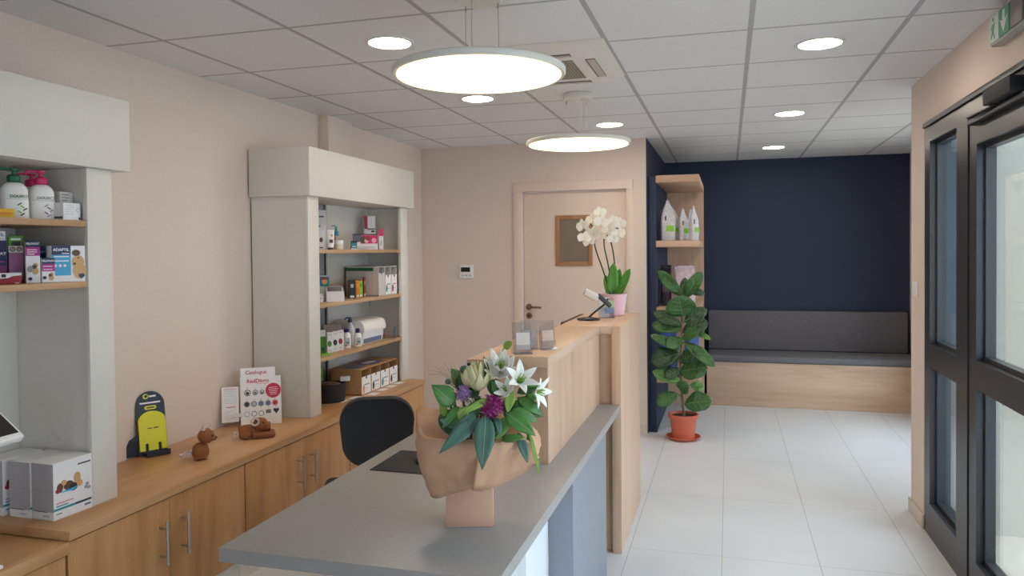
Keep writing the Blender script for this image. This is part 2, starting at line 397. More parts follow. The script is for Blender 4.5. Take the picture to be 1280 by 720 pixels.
# exit sign
GREEN = mat('exit_sign_green', '#4c8a6a', .5, var=.02, emit=.05); SIGNW = mat('exit_sign_white', '#c3ccc2', .5, var=.01, emit=.05)
t = thing('exit_sign', 'green and white emergency exit sign with running man and down arrow', 'exit sign', (.998, 3.1, 2.31))
b = MB(mat('sign_housing', '#aaa6a2', .5)); b.box(.960, .998, 2.9, 3.275, 2.255, 2.372, bev=.006); b.build('housing', t)
b = MB(mat('sign_end_purple_grey', '#7a6d70', .5)); b.box(.952, .9595, 2.93, 3.04, 2.262, 2.366, bev=.003); b.build('battery_cover', t)
b = MB(SIGNW); b.box(.955, .9595, 3.169, 3.268, 2.264, 2.362)
g = lambda y, z: WEST(.9548, y, z)
b.ball((.954, 3.222, 2.346), .008, GREEN, 1, (.2, 1, 1))
b.prism([(-.012, .0), (.010, .026), (.016, .020), (.004, -.006), (.018, -.033), (.010, -.038), (-.004, -.012), (-.022, -.033), (-.028, -.026)], g(3.22, 2.309), .0006, GREEN)
b.prism([(-.026, .006), (-.008, .024), (-.002, .018), (-.02, 0)], g(3.22, 2.309), .0006, GREEN)
b.build('running_man_panel', t)
b = MB(GREEN); b.box(.955, .9595, 3.062, 3.165, 2.264, 2.362)
b.prism([(-.011, .04), (.011, .04), (.011, 0), (.038, .012), (0, -.042), (-.038, .012), (-.011, 0)], g(3.113, 2.314), .0006, SIGNW); b.build('arrow_panel', t)
# switch on the short wall
t = thing('wall_switch', 'white switch plate on the short wall beside the entrance', 'switch', (.999, 4.62, 1.27))
b = MB(WHITE); b.box(.99, .999, 4.58, 4.66, 1.23, 1.31, bev=.003); b.build('plate', t)
b = MB(WHITE); b.box(.986, .9899, 4.592, 4.648, 1.242, 1.298, bev=.002); b.build('rocker', t)
# outside
b = MB(STUCCO); b.box(1.141, 1.9, 4.50, 4.61, -.05, 3.4); b.box(1.9, 6., 4.50, 4.61, -.05, 3.4) if False else None; o = b.build('wall_outside'); struct(o)
b = MB(TERR); b.box(1.076, 9., -8, 4.5, -.12, -.02); b.box(1.9, 9., 4.5, 12, -.12, -.02); b.box(-6., 1.076, -9, YB-.1, -.12, -.02); struct(b.build('ground_outside'))
b = MB(mat('reveal_cladding', '#4a5663', .5)); b.box(1.0755, 1.15, 4.441, 4.449, -.02, 2.15); struct(b.build('trim_1'))
# ------------------------------------------------------------------ ceiling things
def pendant(x, y, label, rot):
    z = 2.12; t = thing('pendant_lamp', label, 'pendant lamp', (x, y, CH-.001), rot, 'round disc pendant lamps')
    zz = z-CH
    b = MB(LAMPRIM); b.lathe([(.287, zz-.004), (.299, zz-.006), (.303, zz), (.303, zz+.014), (.297, zz+.019), (.02, zz+.022)], seg=72); b.build('disc', t, world=False)
    b = MB(LAMPON); b.lathe([(.02, zz-.0065), (.2865, zz-.0065), (.2865, zz-.0045), (.02, zz-.0045)], seg=72); plabel(b.build('diffuser', t, world=False), 'glowing warm white diffuser')
    b = MB(LAMPRIM); b.lathe([(.08, 0), (.083, -.004), (.083, -.034), (.078, -.038)], seg=40); b.build('canopy', t, world=False)
    for k in range(3):
        a = 2*pi*k/3+.5
        b = MB(STEEL); b.cyl((.07*cos(a), .07*sin(a), -.038), (.07*cos(a), .07*sin(a), -.056), .003); b.tube([(.07*cos(a), .07*sin(a), -.05), (.073*cos(a), .073*sin(a), zz+.02)], .0012, seg=5, smooth=False)
        b.build('suspension_wire', t, world=False)
    return t
pendant(-.835, 2.525, 'large round glowing pendant disc nearest the camera, over the grey desk', 0)
pendant(-.833, 4.345, 'smaller looking round pendant disc hung farther back, before the inner door', .5)

DL = [(-1.406, 3.024, 'round ceiling downlight left of the nearer pendant disc'),
      (-1.426, 4.282, 'round ceiling downlight just below the nearer pendant disc in view'),
      (-.818, 5.465, 'round ceiling downlight beyond the farther pendant disc'),
      (.396, 3.618, 'largest ceiling downlight, first of the three leading to the navy wall'),
      (.402, 5.414, 'middle ceiling downlight of the three leading to the navy wall'),
      (.397, 7.172, 'ceiling downlight closest to the navy wall')]
dl0 = None
for x, y, lab in DL:
    if dl0 is None:
        t = dl0 = thing('ceiling_downlight', lab, 'ceiling light', (x, y, CH-.0005), 0, 'recessed ceiling downlights')
        b = MB(LAMPRIM); b.lathe([(.0905, -.003), (.0905, -.005), (.104, -.004), (.106, 0)], seg=48, cap=False); b.lathe([(.0905, -.0001), (.0905, -.004)], seg=48, cap=False); b.build('ring', t, world=False)
        b = MB(DOWNON); b.lathe([(.01, -.003), (.0900, -.003), (.0900, -.0004), (.01, -.0004)], seg=48); plabel(b.build('diffuser', t, world=False), 'glowing white diffuser')
    else:
        t = copy_tree(dl0); t.location = (x, y, CH-.0005); t['label'] = lab

ACW = mat('ac_panel_white', '#d9d3cc', .5, var=.02)
t = thing('air_conditioner', 'square white ceiling air conditioner cassette behind the nearer pendant', 'air conditioner', (-.87, 3.595, CH-.001))
b = MB(ACW)
r = bmesh.ops.create_cube(b.bm, size=1.)
for v in r['verts']:
    k = .36 if v.co.z > 0 else .31
    v.co = Vector((v.co.x*2*k-.87, v.co.y*2*k+3.595, CH-.001 if v.co.z > 0 else CH-.04))
b.build('panel', t)
GR = grid_mat('ac_grille', '#a89f90', '#6f675c', 0, 0, .014, .014, .005, .005, .7, .05, 40, .5)
b = MB(GR); b.box(-.87-.19, -.87+.19, 3.595-.18, 3.595+.18, CH-.043, CH-.0401); plabel(b.build('intake_grille', t), 'beige mesh intake grille')
VANE = mat('ac_vane', '#bdb2ab', .5)
for k, (cx, cy, w, d) in enumerate(((-.87, 3.325, .4, .045), (-.87, 3.865, .4, .045), (-.60, 3.595, .045, .36), (-1.14, 3.595, .045, .36))):
    b = MB(BLACK); b.box(cx-w/2, cx+w/2, cy-d/2, cy+d/2, CH-.0415, CH-.0401)
    o = .008
    if w > d: b.box(cx-w/2+.004, cx+w/2-.004, cy-d/2+o+.004, cy+d/2-.002, CH-.0435, CH-.0416, VANE)
    else: b.box(cx-d*0-w/2+o, cx+w/2-.002, cy-d/2+.004, cy+d/2-.004, CH-.0435, CH-.0416, VANE)
    b.build('air_outlet', t)

# thermostat
t = thing('thermostat', 'white wall thermostat with dark display left of the inner door', 'thermostat', (-2.18, 6.2095, 1.327))
b = MB(WHITE); b.box(-2.242, -2.119, 6.186, 6.2095, 1.268, 1.387, bev=.004); b.build('housing', t)
b = MB(mat('lcd_dark', '#23271f', .2)); b.box(-2.23, -2.145, 6.1845, 6.1859, 1.325, 1.365); b.build('display', t)
for k in range(3):
    b = MB(mat('button_grey', '#b9bbba', .5)); b.box(-2.225+.034*k, -2.203+.034*k, 6.1840, 6.1859, 1.288, 1.300, bev=.002); b.build('button', t)

# ------------------------------------------------------------------ base cabinets and worktops along the left wall
XD = -2.112
def cabinet(y0, y1, top, label, handles=True):
    t = thing('base_cabinet', label, 'cabinet', (-2.34, (y0+y1)/2, 0), 0, 'oak base cabinets along the wall')
    b = MB(OAKD); b.box(-2.588, XD-.021, y0+.001, y1-.001, .12, top); b.build('body', t)
    b = MB(WHITEP); b.box(-2.588, -2.15, y0+.001, y1-.001, .001, .1195); plabel(b.build('plinth', t), 'white plinth')
    ym = (y0+y1)/2
    for a, c, hy in ((y0+.003, ym-.0015, ym-.056), (ym+.0015, y1-.003, ym+.062)):
        b = MB(OAKD); b.box(XD-.0205, XD, a, c, .122, top-.004, bev=.0015); d = b.build('door', t)
        b = MB(STEEL); b.cyl((XD+.036, hy, .305), (XD+.036, hy, .475), .0062, seg=14)
        for z in (.335, .445): b.cyl((XD, hy, z), (XD+.036, hy, z), .0045, seg=10)
        plabel(b.build('handle', d), 'brushed steel bar handle')
    return t
ctop = .5485
cabinet(.97, 1.983, .508, 'oak base cabinet at the near end, under the lower worktop')
cabinet(1.987, 2.945, ctop, 'oak two-door base cabinet below the yellow display plate and the toys')
cabinet(2.948, 3.93, ctop, 'oak two-door base cabinet beside the office chair')
cabinet(3.933, 5.05, ctop, 'oak base cabinet at the far end, partly hidden behind the office chair')
t = MB(OAKT).box(-2.588, -2.105, 1.99, 5.058, .55, .583, bev=.0015).build('worktop', loc=(-2.35, 3.5, .55))
tag(t, 'long oak worktop on the base cabinets along the left wall', 'worktop')
t = MB(OAKT).box(-2.588, -2.103, .96, 1.988, .509, .55, bev=.0015).build('worktop', loc=(-2.35, 1.45, .509))
tag(t, 'short lower oak worktop at the near left end of the cabinets', 'worktop')
ZC = .5835; ZL = .5505

# white shelf units standing on the worktop
def shelf_unit(y0, y1, base, shelves, label, header_ext, strip, thick=.028, bk=.018):
    t = thing('shelf_unit', label, 'shelf unit', (-2.4, (y0+y1)/2, base[1]), 0, 'white open shelf units')
    zt = 1.818; xb, xf = -2.588, -2.23
    for k, (a, c, wa, wc) in enumerate(((y0, y0+thick, y0, y0+.115), (y1-thick, y1, y1-.115, y1))):
        bz = base[k]
        b = MB(MEL); b.box(xb, xf-.022, a, c, bz, zt-.001); b.build('side_panel', t)
        b = MB(MEL); b.box(xf-.0215, xf, wa, wc, bz, zt-.001, bev=.001); b.build('upright', t)
    b = MB(MEL); e = thick+.001
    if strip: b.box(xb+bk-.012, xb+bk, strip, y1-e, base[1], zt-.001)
    else: b.box(xb+bk-.012, xb+bk, y0+e, y1-e, base[1], zt-.001)
    b.build('back_panel', t)
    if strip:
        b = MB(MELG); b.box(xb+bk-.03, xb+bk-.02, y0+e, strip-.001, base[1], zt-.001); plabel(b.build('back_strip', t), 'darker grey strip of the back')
    for z in shelves:
        b = MB(OAKE); b.box(xb+bk+.0005, xf-.022, y0+thick+.0005, y1-thick-.0005, z-.022, z, bev=.001); b.box(xf-.0219, xf-.002, y0+.1155, y1-.1155, z-.022, z, bev=.001)
        plabel(b.build('shelf', t), 'oak shelf board')
    b = MB(MEL); b.box(xb, xf+.025, y0-header_ext, y1+.068, zt, 2.087, bev=.0015); b.build('header', t)
    return t
shelf_unit(1.02, 2.328, (ZL, ZC), (1.625, 1.406), 'white shelf unit at the near left holding pump bottles and pet care boxes', .04, None, .105, .012)
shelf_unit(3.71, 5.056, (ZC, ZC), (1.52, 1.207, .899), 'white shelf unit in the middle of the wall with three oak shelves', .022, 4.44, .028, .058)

# ------------------------------------------------------------------ reception: oak hutch + grey desk
t = thing('reception_counter', 'tall oak reception counter with raised top and side panel', 'reception counter', (-.66, 3.5, 0))
ZT = 1.125
b = MB(OAKY); b.box(-.818, -.613, 2.597, 3.708, ZT-.038, ZT, bev=.0015); b.box(-.818, -.5535, 3.7085, 4.53, ZT-.038, ZT, bev=.0015); b.build('counter_top', t)
b = MB(OAKZ); b.box(-.812, -.616, 2.603, 3.712, .7405, ZT-.0385); b.build('front_block', t)
b = MB(OAKZ); b.box(-.553, -.508, 3.706, 4.53, .001, ZT, bev=.0015); b.build('side_panel', t)
b = MB(OAKZ); b.box(-.812, -.5535, 3.735, 4.52, .001, ZT-.0385); b.build('rear_block', t)
b = MB(OAKY, BLACK); b.box(-.97, -.8125, 2.75, 3.70, 1.071, 1.085); b.box(-.97, -.8125, 2.75, 3.70, 1.060, 1.0705, BLACK); plabel(b.build('inner_ledge', t), 'thin pale ledge with a black underside on the staff side')
t = thing('reception_desk', 'grey laminate reception desk in the foreground', 'desk', (-.9, 2.6, 0))
b = MB(DESK); b.box(-1.27, -.514, 1.655, 3.704, .704, .74, bev=.001); b.build('desk_top', t)
b = MB(DESKP); b.box(-.62, -.530, 2.61, 3.36, .001, .7035, bev=.001); b.build('pedestal', t)
b = MB(WHITEPAN); b.box(-.645, -.621, 2.30, 2.609, .06, .7035); plabel(b.build('modesty_panel', t), 'glossy white panel')
b = MB(mat('panel_pale_grey', '#c3c6c9', .45)); b.box(-.645, -.621, 2.10, 2.298, .06, .7035); b.build('modesty_panel', t)
b = MB(DESKP); b.box(-1.25, -1.22, 3.2, 3.69, .001, .7035); b.build('end_panel', t)
b = MB(WHITEPAN); b.box(-1.2, -.65, 2.615, 2.64, .06, .7035); b.build('back_panel', t)

# monitor on the desk behind the counter
t = thing('monitor', 'black monitor top edge peeking over the back of the oak counter', 'monitor', (-.93, 4.39, .7405))
# ------------------------------------------------------------------ bench
t = thing('bench', 'built-in oak bench with grey upholstery below the navy wall', 'bench', (.75, 7.78, 0))
b = MB(oak('oak_bench', 0, '#d8bda4', '#ccae93', '#b6967a', seed=8.)); b.box(-.2, 1.685, 7.51, 7.535, .001, .42, bev=.001); b.box(-.2, -.175, 7.536, 8.07, .001, .42); b.build('front_panel', t)
b = MB(FABS); b.box(-.198, 1.683, 7.492, 8.0, .4205, .482, bev=.02, seg=4); b.build('seat_cushion', t)
b = MB(FABG); b.box(-.198, 1.655, 7.985, 8.075, .483, .877, bev=.012, seg=3); b.build('backrest', t)

# oak display shelf against the navy partition
t = thing('display_shelf', 'oak open display shelf against the navy partition, behind the plant', 'shelf', (-.4, 6.9, 0))
b = MB(NAVY); b.box(-.63, -.566, 6.27, 7.505, .001, 2.1, bev=.001); plabel(b.build('side_panel', t), 'navy side panel')
b = MB(OAKZ); b.box(-.565, -.222, 7.472, 7.505, .001, 2.1); b.build('back_panel', t)
for z0, z1 in ((2.05, 2.108), (1.523, 1.575), (.973, 1.03), (.41, .449)):
    b = MB(OAKX); b.box(-.5655, -.222, 6.275, 7.4715, z0, z1, bev=.0015); b.build('shelf_board', t)
# ------------------------------------------------------------------ monitor parts
b = MB(BLACK); b.box(-.895, -.868, 4.10, 4.68, .79, 1.103, bev=.004); b.build('screen', bpy.data.objects['monitor'])
b = MB(BLACK); b.box(-.91, -.9, 4.36, 4.42, .75, .95); b.box(-1.02, -.85, 4.28, 4.5, .7412, .75, bev=.003); b.build('stand', bpy.data.objects['monitor'])

# ------------------------------------------------------------------ office chair
cx, cy, ra = -1.535, 3.12, radians(25)
t = thing('office_chair', 'charcoal upholstered office chair between the cabinets and grey desk', 'chair', (cx, cy, 0), ra)
# backrest: rounded panel, local x across, local -y faces the viewer
def rounded(w0, w1, h, r, n=7):
    pts = []
    for (sx, sy, a0) in ((1, 1, 0), (-1, 1, pi/2), (-1, -1, pi), (1, -1, 1.5*pi)):
        w = w1 if sy > 0 else w0
        for k in range(n+1):
            a = a0+k*pi/2/n
            pts.append((sx*(w/2-r)+r*cos(a), sy*(h/2-r)+r*sin(a)))
    return pts
b = MB(FABC); zc = .69; poly = rounded(.315, .335, .31, .105)
rows = []
for d, s in ((-.028, .90), (-.034, .97), (-.024, 1.0), (.012, 1.0), (.022, .97), (.024, .9)):
    rows.append([(x*s, d+.35*x*x, zc+y*s) for x, y in poly])
b.sheet(rows, closed=True)
for rw, flip in ((rows[0], True), (rows[-1], False)):
    vs = [b.bm.verts.new(p) for p in rw]; c = b.bm.verts.new((0, rw[0][1]*.0+(-.034 if flip else .026), zc)); n = len(vs)
    for k in range(n): b.bm.faces.new((vs[k], vs[(k+1) % n], c))
bmesh.ops.remove_doubles(b.bm, verts=b.bm.verts[:], dist=.0005)
b.build('backrest', t, world=False, sharp=60)
b = MB(FABC); b.obox(T(0, -.26, .47), (.46, .44, .075), bev=.032, seg=4); b.build('seat', t, world=False)
b = MB(BLACK); b.tube([(0, .03, .62), (0, .06, .5), (0, -.02, .42), (0, -.2, .42)], .018); b.build('back_bracket', t, world=False)
b = MB(STEEL); b.cyl((0, -.24, .09), (0, -.24, .42), .025); b.build('gas_lift', t, world=False)
for k in range(5):
    a = 2*pi*k/5+.3; e = (.26*cos(a), -.24+.26*sin(a))
    b = MB(BLACK); b.tube([(0, -.24, .1), (e[0]*.5, -.24+(e[1]+.24)*.5, .095), (e[0], e[1], .07)], lambda u: .024-.01*u, smooth=False); lg = b.build('leg', t, world=False)
    b = MB(BLACK); b.cyl((e[0]-.012, e[1], .026), (e[0]+.012, e[1], .026), .0255); b.build('caster', lg, world=False)

# ------------------------------------------------------------------ mouse mat and mouse
t = MB(BLACKM).box(-1.205, -.985, 2.385, 2.65, .7405, .7435, bev=.001).build('mouse_mat', loc=(-1.1, 2.5, .7405)); tag(t, 'black mouse mat on the grey desk behind the bouquet', 'mouse mat')
t = thing('computer_mouse', 'small black computer mouse on the mouse mat', 'mouse', (-1.06, 2.53, .744), .2)
b = MB(BLACK); b.ball((0, 0, .004), .034, sub=3, sc=(.95, 1.6, .95)); 
for v in b.bm.verts: v.co.z = max(v.co.z, .0003)
b.build('body', t, world=False)
b = MB(mat('mouse_wheel_grey', '#3a3b3f', .5)); b.cyl((-.004, -.03, .034), (.004, -.03, .034), .006); b.build('scroll_wheel', t, world=False)

# ------------------------------------------------------------------ tablet terminal at the near left
t = thing('tablet', 'white tablet with black screen tilted on a white post by the stacked cartons', 'tablet', (-2.2, 1.72, ZL))
b = MB(WHITE); b.box(-2.185, -2.15, 1.715, 1.768, ZL+.013, .93, bev=.002); b.box(-2.28, -2.12, 1.60, 1.765, ZL, ZL+.012, bev=.003); b.build('post', t)
M = T(-2.21, 1.715, .985) @ RY(radians(36))
b = MB(WHITE); b.obox(M, (.20, .27, .026), bev=.006, seg=3); b.build('housing', t)
b = MB(BLACK); b.obox(M @ T(-.004, 0, .0134), (.17, .25, .001)); b.build('screen', t)

# ------------------------------------------------------------------ acrylic leaflet stands on the near end of the counter
LBL = mat('paper_white', '#cfc8c4', .7, var=.02); LBLP = mat('paper_lilac', '#b9b2bd', .7, var=.1, scale=40); LBLR = mat('paper_rose', '#cdb2a6', .7, var=.1, scale=40)
def acrylic(x, y, z, rz, label, paper, w=.075, h=.105):
    t = thing('leaflet_holder', label, 'leaflet holder', (x, y, z), rz, 'clear leaflet holders on the counter')
    tilt = RX(radians(-14))
    b = MB(ACRYL); b.obox(T(0, .0, h/2) @ tilt, (w, .003, h)); b.obox(T(0, .0, .0016), (w, .05, .003)); b.obox(T(0, -.022, .018) @ RX(radians(-14)), (w, .002, .034)); b.obox(T(0, .02, h*.33) @ RX(radians(20)), (w, .003, h*.7)); b.build('stand', t, world=False)
    b = MB(paper); b.obox(T(.004, -.004, h/2-.012) @ tilt, (w*.72, .0015, h*.55)); plabel(b.build('leaflet', t, world=False), 'printed paper leaflet')
    return t
acrylic(-.725, 2.66, ZT+.0005, .45, 'clear leaflet holder nearest the front edge of the oak counter', LBL, .07, .115)
acrylic(-.735, 2.80, ZT+.0005, .2, 'clear leaflet holder with lilac card, middle one on the oak counter', LBLP, .066, .11)
acrylic(-.665, 2.80, ZT+.0005, .5, 'clear leaflet holder with reddish paper, rightmost on the oak counter', LBLR, .062, .11)

# ------------------------------------------------------------------ barcode scanner, card holder and orchid at the far end of the counter
t = thing('barcode_scanner', 'pale handheld scanner resting on a black stand before the orchid', 'scanner', (-.725, 4.03, ZT+.0005), radians(12))
b = MB(BLACK); b.lathe([(.05, 0), (.055, .004), (.05, .010), (.02, .016)], sc=(1.15, 1), seg=28); b.build('base', t, world=False)
b = MB(BLACK); b.tube([(0, 0, .012), (.03, -.005, .04), (.085, -.01, .085), (.105, -.01, .115)], .0055); b.build('arm', t, world=False)
b = MB(mat('scanner_shell', '#d9cdc8', .4)); b.obox(T(.015, -.01, .135) @ RY(radians(28)), (.085, .045, .042), bev=.012, seg=3); b.build('head', t, world=False)
b = MB(mat('scanner_dark', '#3b4146', .4)); b.obox(T(.085, -.012, .105) @ RY(radians(42)), (.095, .034, .026), bev=.008); b.build('grip', t, world=False)
t = thing('leaflet_holder', 'clear card holder with green and blue leaflets before the pink orchid pot', 'leaflet holder', (-.655, 4.19, ZT+.0005), .3)
b = MB(ACRYL); b.obox(T(0, 0, .055) @ RX(radians(-10)), (.085, .003, .11)); b.obox(T(0, -.02, .0016), (.085, .05, .003)); b.obox(T(0, -.035, .03) @ RX(radians(-10)), (.085, .002, .06)); b.build('stand', t, world=False)
b = MB(LBL, mat('leaf_print_green', '#9fbf8d', .6), mat('leaf_print_blue', '#8fa6cf', .6), mat('leaf_print_pink', '#d9a9c0', .6))
b.obox(T(-.012, -.012, .06) @ RX(radians(-10)), (.056, .002, .11)); b.obox(T(.016, -.016, .075) @ RX(radians(-10)), (.05, .002, .04), b.mats[1]); b.obox(T(.016, -.018, .042) @ RX(radians(-10)), (.05, .002, .032), b.mats[2]); b.obox(T(-.02, -.018, .018) @ RX(radians(-10)), (.04, .002, .02), b.mats[3])
b.build('leaflet', t, world=False)

# leaves ---------------------------------------------------------------------------------------------------------
LEAFFIG = mat('fig_leaf_green', '#376432', .38, var=.25, scale=26, bump=.2)
LEAFFIG2 = mat('fig_leaf_light', '#5d8a40', .42, var=.2, scale=26, bump=.2)
LEAFORC = mat('orchid_leaf_green', '#4f8a33', .32, var=.15, scale=12)
def shape_w(kind, t):
    if kind == 'fig': return (sin(pi*min(1, t)**.85)**.6)*(.62+.55*t) if 0 < t < 1 else 0
    if kind == 'broad': return sin(pi*t**.75)**.8*(1-.35*t**4)
    if kind == 'lance': return sin(pi*t**.8)**.9
    if kind == 'strap': return min(1, t*6)*(1-t**6)**.7*(1-.35*t)
    if kind == 'oval': return sin(pi*t)**.55
    if kind == 'petal': return (sin(pi*t**.75))**.75
    return sin(pi*t)
def leaf(b, base, tip, w, nrm, kind='lance', sag=.08, fold=.18, m=None, nu=9, nv=5, wave=.0, vein=None):
    base = Vector(base); tip = Vector(tip); ax = tip-base; Lh = ax.length; ax.normalize()
    n = Vector(nrm); n = (n-ax*n.dot(ax)).normalized(); s = ax.cross(n); rows = []
    for i in range(nu+1):
        t = i/nu; ww = w/2*max(.02, shape_w(kind, t)); c = base+ax*Lh*t+n*(sag*Lh*4*t*(1-t))
        row = []
        for j in range(nv):
            q = j/(nv-1)*2-1
            row.append(c+s*(ww*q)+n*(fold*ww*abs(q)+wave*ww*sin(9*t+2.5*q)*abs(q)))
        rows.append(row)
    b.sheet(rows, m)
    if vein:
        c = [r[nv//2]+n*(.0012) for r in rows]
        b.tube(c[:-1], lambda u: w*.011*(1-.7*u), m=vein, seg=5, smooth=False)
        if kind != 'broad':
            for i in range(2, nu-2, 2):
                for e, f in ((0, 1), (nv-1, -1)):
                    q = rows[min(nu, i+2)][e+f]; b.tube([c[i], c[i].lerp(q, .55)+n*.0015, q+n*.001], w*.0045, m=vein, seg=4, smooth=False)
    return b

# ------------------------------------------------------------------ orchid
PNK = mat('orchid_pot_pink', '#e3b9c4', .35, var=.02)
t = thing('orchid', 'white flowering orchid in a pink pot at the far end of the counter', 'potted plant', (-.63, 4.34, ZT+.0005))
b = MB(PNK); b.lathe([(.052, 0), (.058, .004), (.072, .11), (.075, .125), (.070, .126), (.066, .112), (.01, .108)], seg=40); b.build('pot', t, world=False)
b = MB(mat('bark_soil', '#5a4232', .95, var=.3, bump=.6)); b.lathe([(.003, .109), (.0665, .1125), (.0665, .1085), (.003, .1065)], seg=28); b.build('bark', t, world=False)
for base, tip, w, nn in (((-.01, -.01, .11), (.005, -.05, .305), .075, (.2, -1, .15)), ((.01, -.01, .11), (.095, -.02, .27), .068, (-.35, -1, .2)), ((0, -.02, .11), (.08, -.075, .185), .05, (-.1, -1, .5)),
                        ((-.01, .01, .11), (-.06, .06, .23), .07, (.3, -1, .3)), ((.0, .0, .11), (.03, .02, .27), .06, (0, -1, 0))):
    b = MB(LEAFORC); leaf(b, base, tip, w, nn, 'strap', -.05, .22); b.build('leaf', t, world=False, solid=.003)
STEMD = mat('orchid_stem_dark', '#3a3a2b', .6)
stems = [[(-.015, -.015, .11), (-.06, -.02, .26), (-.105, -.03, .40), (-.10, -.03, .48), (-.13, -.04, .53)],
         [(0, -.01, .11), (-.03, -.01, .28), (-.055, -.015, .42), (-.03, -.02, .5), (.03, -.03, .50)],
         [(.012, 0, .11), (.005, 0, .28), (-.01, -.01, .40), (-.035, -.02, .46), (-.07, -.02, .5)]]
for st in stems:
    b = MB(STEMD); b.tube(st, .0042); b.build('flower_stem', t, world=False)
WPET = mat('orchid_petal_white', '#f1ece2', .55, var=.03); YC = mat('orchid_lip_yellow', '#b99a55', .5)
def orchid_flower(t, c, nrm, r, roll):
    b = MB(WPET, YC); n = Vector(nrm).normalized(); a = n.cross(Vector((0, 0, 1))).normalized(); u = a.cross(n)
    c = Vector(c)
    for k in range(3):
        an = roll+pi/2+2*pi*k/3; d = a*cos(an)+u*sin(an); leaf(b, c, c+d*r*.95+n*.004, r*.62, n, 'oval', .08, .1, WPET, 6, 5)
    for sgn in (0, pi):
        d = a*cos(roll+sgn)+u*(sin(roll+sgn)+.12); leaf(b, c+n*.003, c+d*r+n*.008, r*1.05, n, 'oval', .06, .08, WPET, 6, 5)
    b.ball(c+n*.008-u*.004, r*.10, YC, 1); leaf(b, c+n*.008, c+n*.016-u*r*.3, r*.22, n, 'petal', .1, .3, WPET, 4, 3)
    b.build('blossom', t, world=False)
random.seed(4)
for (x, z, r) in ((-.165, .515, .046), (-.155, .445, .044), (-.115, .55, .046), (-.105, .47, .05), (-.075, .59, .04), (-.06, .535, .046), (-.065, .465, .04), (-.02, .50, .046), (.0, .545, .036), (.03, .475, .045), (.045, .525, .04), (-.13, .425, .04), (.005, .44, .036)):
    orchid_flower(t, (x, -.05+random.uniform(-.03, .03), z), (random.uniform(-.5, .5), -1, random.uniform(-.3, .3)), r, random.uniform(-.3, .3))

# ------------------------------------------------------------------ fiddle leaf fig
TERRA = mat('terracotta_plastic', '#c8674c', .5, var=.04)
t = thing('potted_fig', 'tall fiddle leaf fig in a terracotta pot beside the navy partition', 'potted plant', (-.345, 6.11, 0))
b = MB(TERRA); b.lathe([(.085, .014), (.088, .017), (.104, .17), (.116, .172), (.118, .2), (.108, .201), (.104, .18), (.01, .175)], seg=44); b.build('pot', t, world=False)
b = MB(TERRA); b.lathe([(.01, .0005), (.105, .0005), (.132, .022), (.136, .026), (.131, .028), (.104, .008), (.02, .013)], seg=44); b.build('saucer', t, world=False)
b = MB(mat('potting_soil', '#3a2a20', .98, var=.3, bump=.7)); b.lathe([(.003, .183), (.1035, .181), (.1035, .177), (.003, .177)], seg=30); b.build('soil', t, world=False)
b = MB(mat('fig_stem', '#7c6650', .8, var=.2)); b.tube([(.005, 0, .18), (-.01, 0, .38), (-.02, .01, .6), (-.005, 0, .85), (-.01, 0, 1.08), (0, 0, 1.22)], lambda u: .011-.006*u); b.build('stem', t, world=False)
# base x, z, tip x, z (metres from the pot), tip depth (negative = towards the room), width, colour
FIG = [(0, 1.13, -.19, 1.34, -.03, .11, 0), (.01, 1.12, .15, 1.325, -.02, .12, 0), (.01, .93, .185, 1.03, .03, .13, 2), (.0, .87, -.245, .90, .02, .14, 0), (-.01, .90, -.235, 1.0, .0, .12, 2),
       (.0, .85, .195, .935, -.05, .16, 2), (.08, .86, .215, .80, -.06, .055, 1), (-.01, .71, -.255, .825, -.05, .09, 0), (.01, .775, .245, .60, -.12, .11, 0), (-.02, .68, -.245, .605, -.05, .19, 2),
       (-.025, .535, .19, .585, -.08, .21, 0), (-.03, .46, -.235, .535, -.05, .12, 1), (-.01, .37, .03, .475, -.12, .13, 0), (.055, .43, .16, .405, .02, .09, 1), (-.045, .36, -.20, .275, -.07, .14, 0),
       (.01, .28, .22, .32, -.06, .185, 0), (.055, 1.17, .17, 1.15, .03, .075, 2), (0, 1.15, .02, 1.28, .02, .07, 2), (-.005, .8, -.12, .74, -.12, .12, 0), (.0, .8, .13, .87, -.1, .12, 0), (-.02, .62, .11, .70, -.1, .13, 2), (-.02, .56, -.13, .50, -.1, .11, 2)]
VEIN = mat('leaf_vein_light', '#6f9357', .5, var=.08)
LEAFFIG3 = mat('fig_leaf_dark', '#23452a', .42, var=.25, scale=26, bump=.2)
for k, (bx, hz, dx, tz, dy, w, lt) in enumerate(FIG):
    sx = -.008 if hz > .75 else -.016
    base = Vector((sx, 0, hz-.02)); st = Vector((bx, dy*.2, hz)); tip = Vector((dx, dy, tz))
    b = MB((LEAFFIG, LEAFFIG2, LEAFFIG3)[lt])
    b.tube([base, st], .0035, seg=5, smooth=False)
    nn = Vector((dx*.3, -1, .55)) if tz < hz+.12 else Vector((dx*.5, -1, .1))
    leaf(b, st, tip, w, nn, 'fig', .05, .14, None, 12, 7, .2, VEIN)
    b.build('leaf', t, world=False, solid=.002)
# the large front leaf facing the room
b = MB(LEAFFIG); b.tube([(-.008, 0, .93), (.0, -.04, .98)], .0035, seg=5, smooth=False); leaf(b, (.0, -.04, .975), (-.025, -.13, 1.145), .235, (0, -1, .45), 'oval', .06, .12, None, 12, 7, .14, VEIN); b.build('leaf', t, world=False, solid=.002)
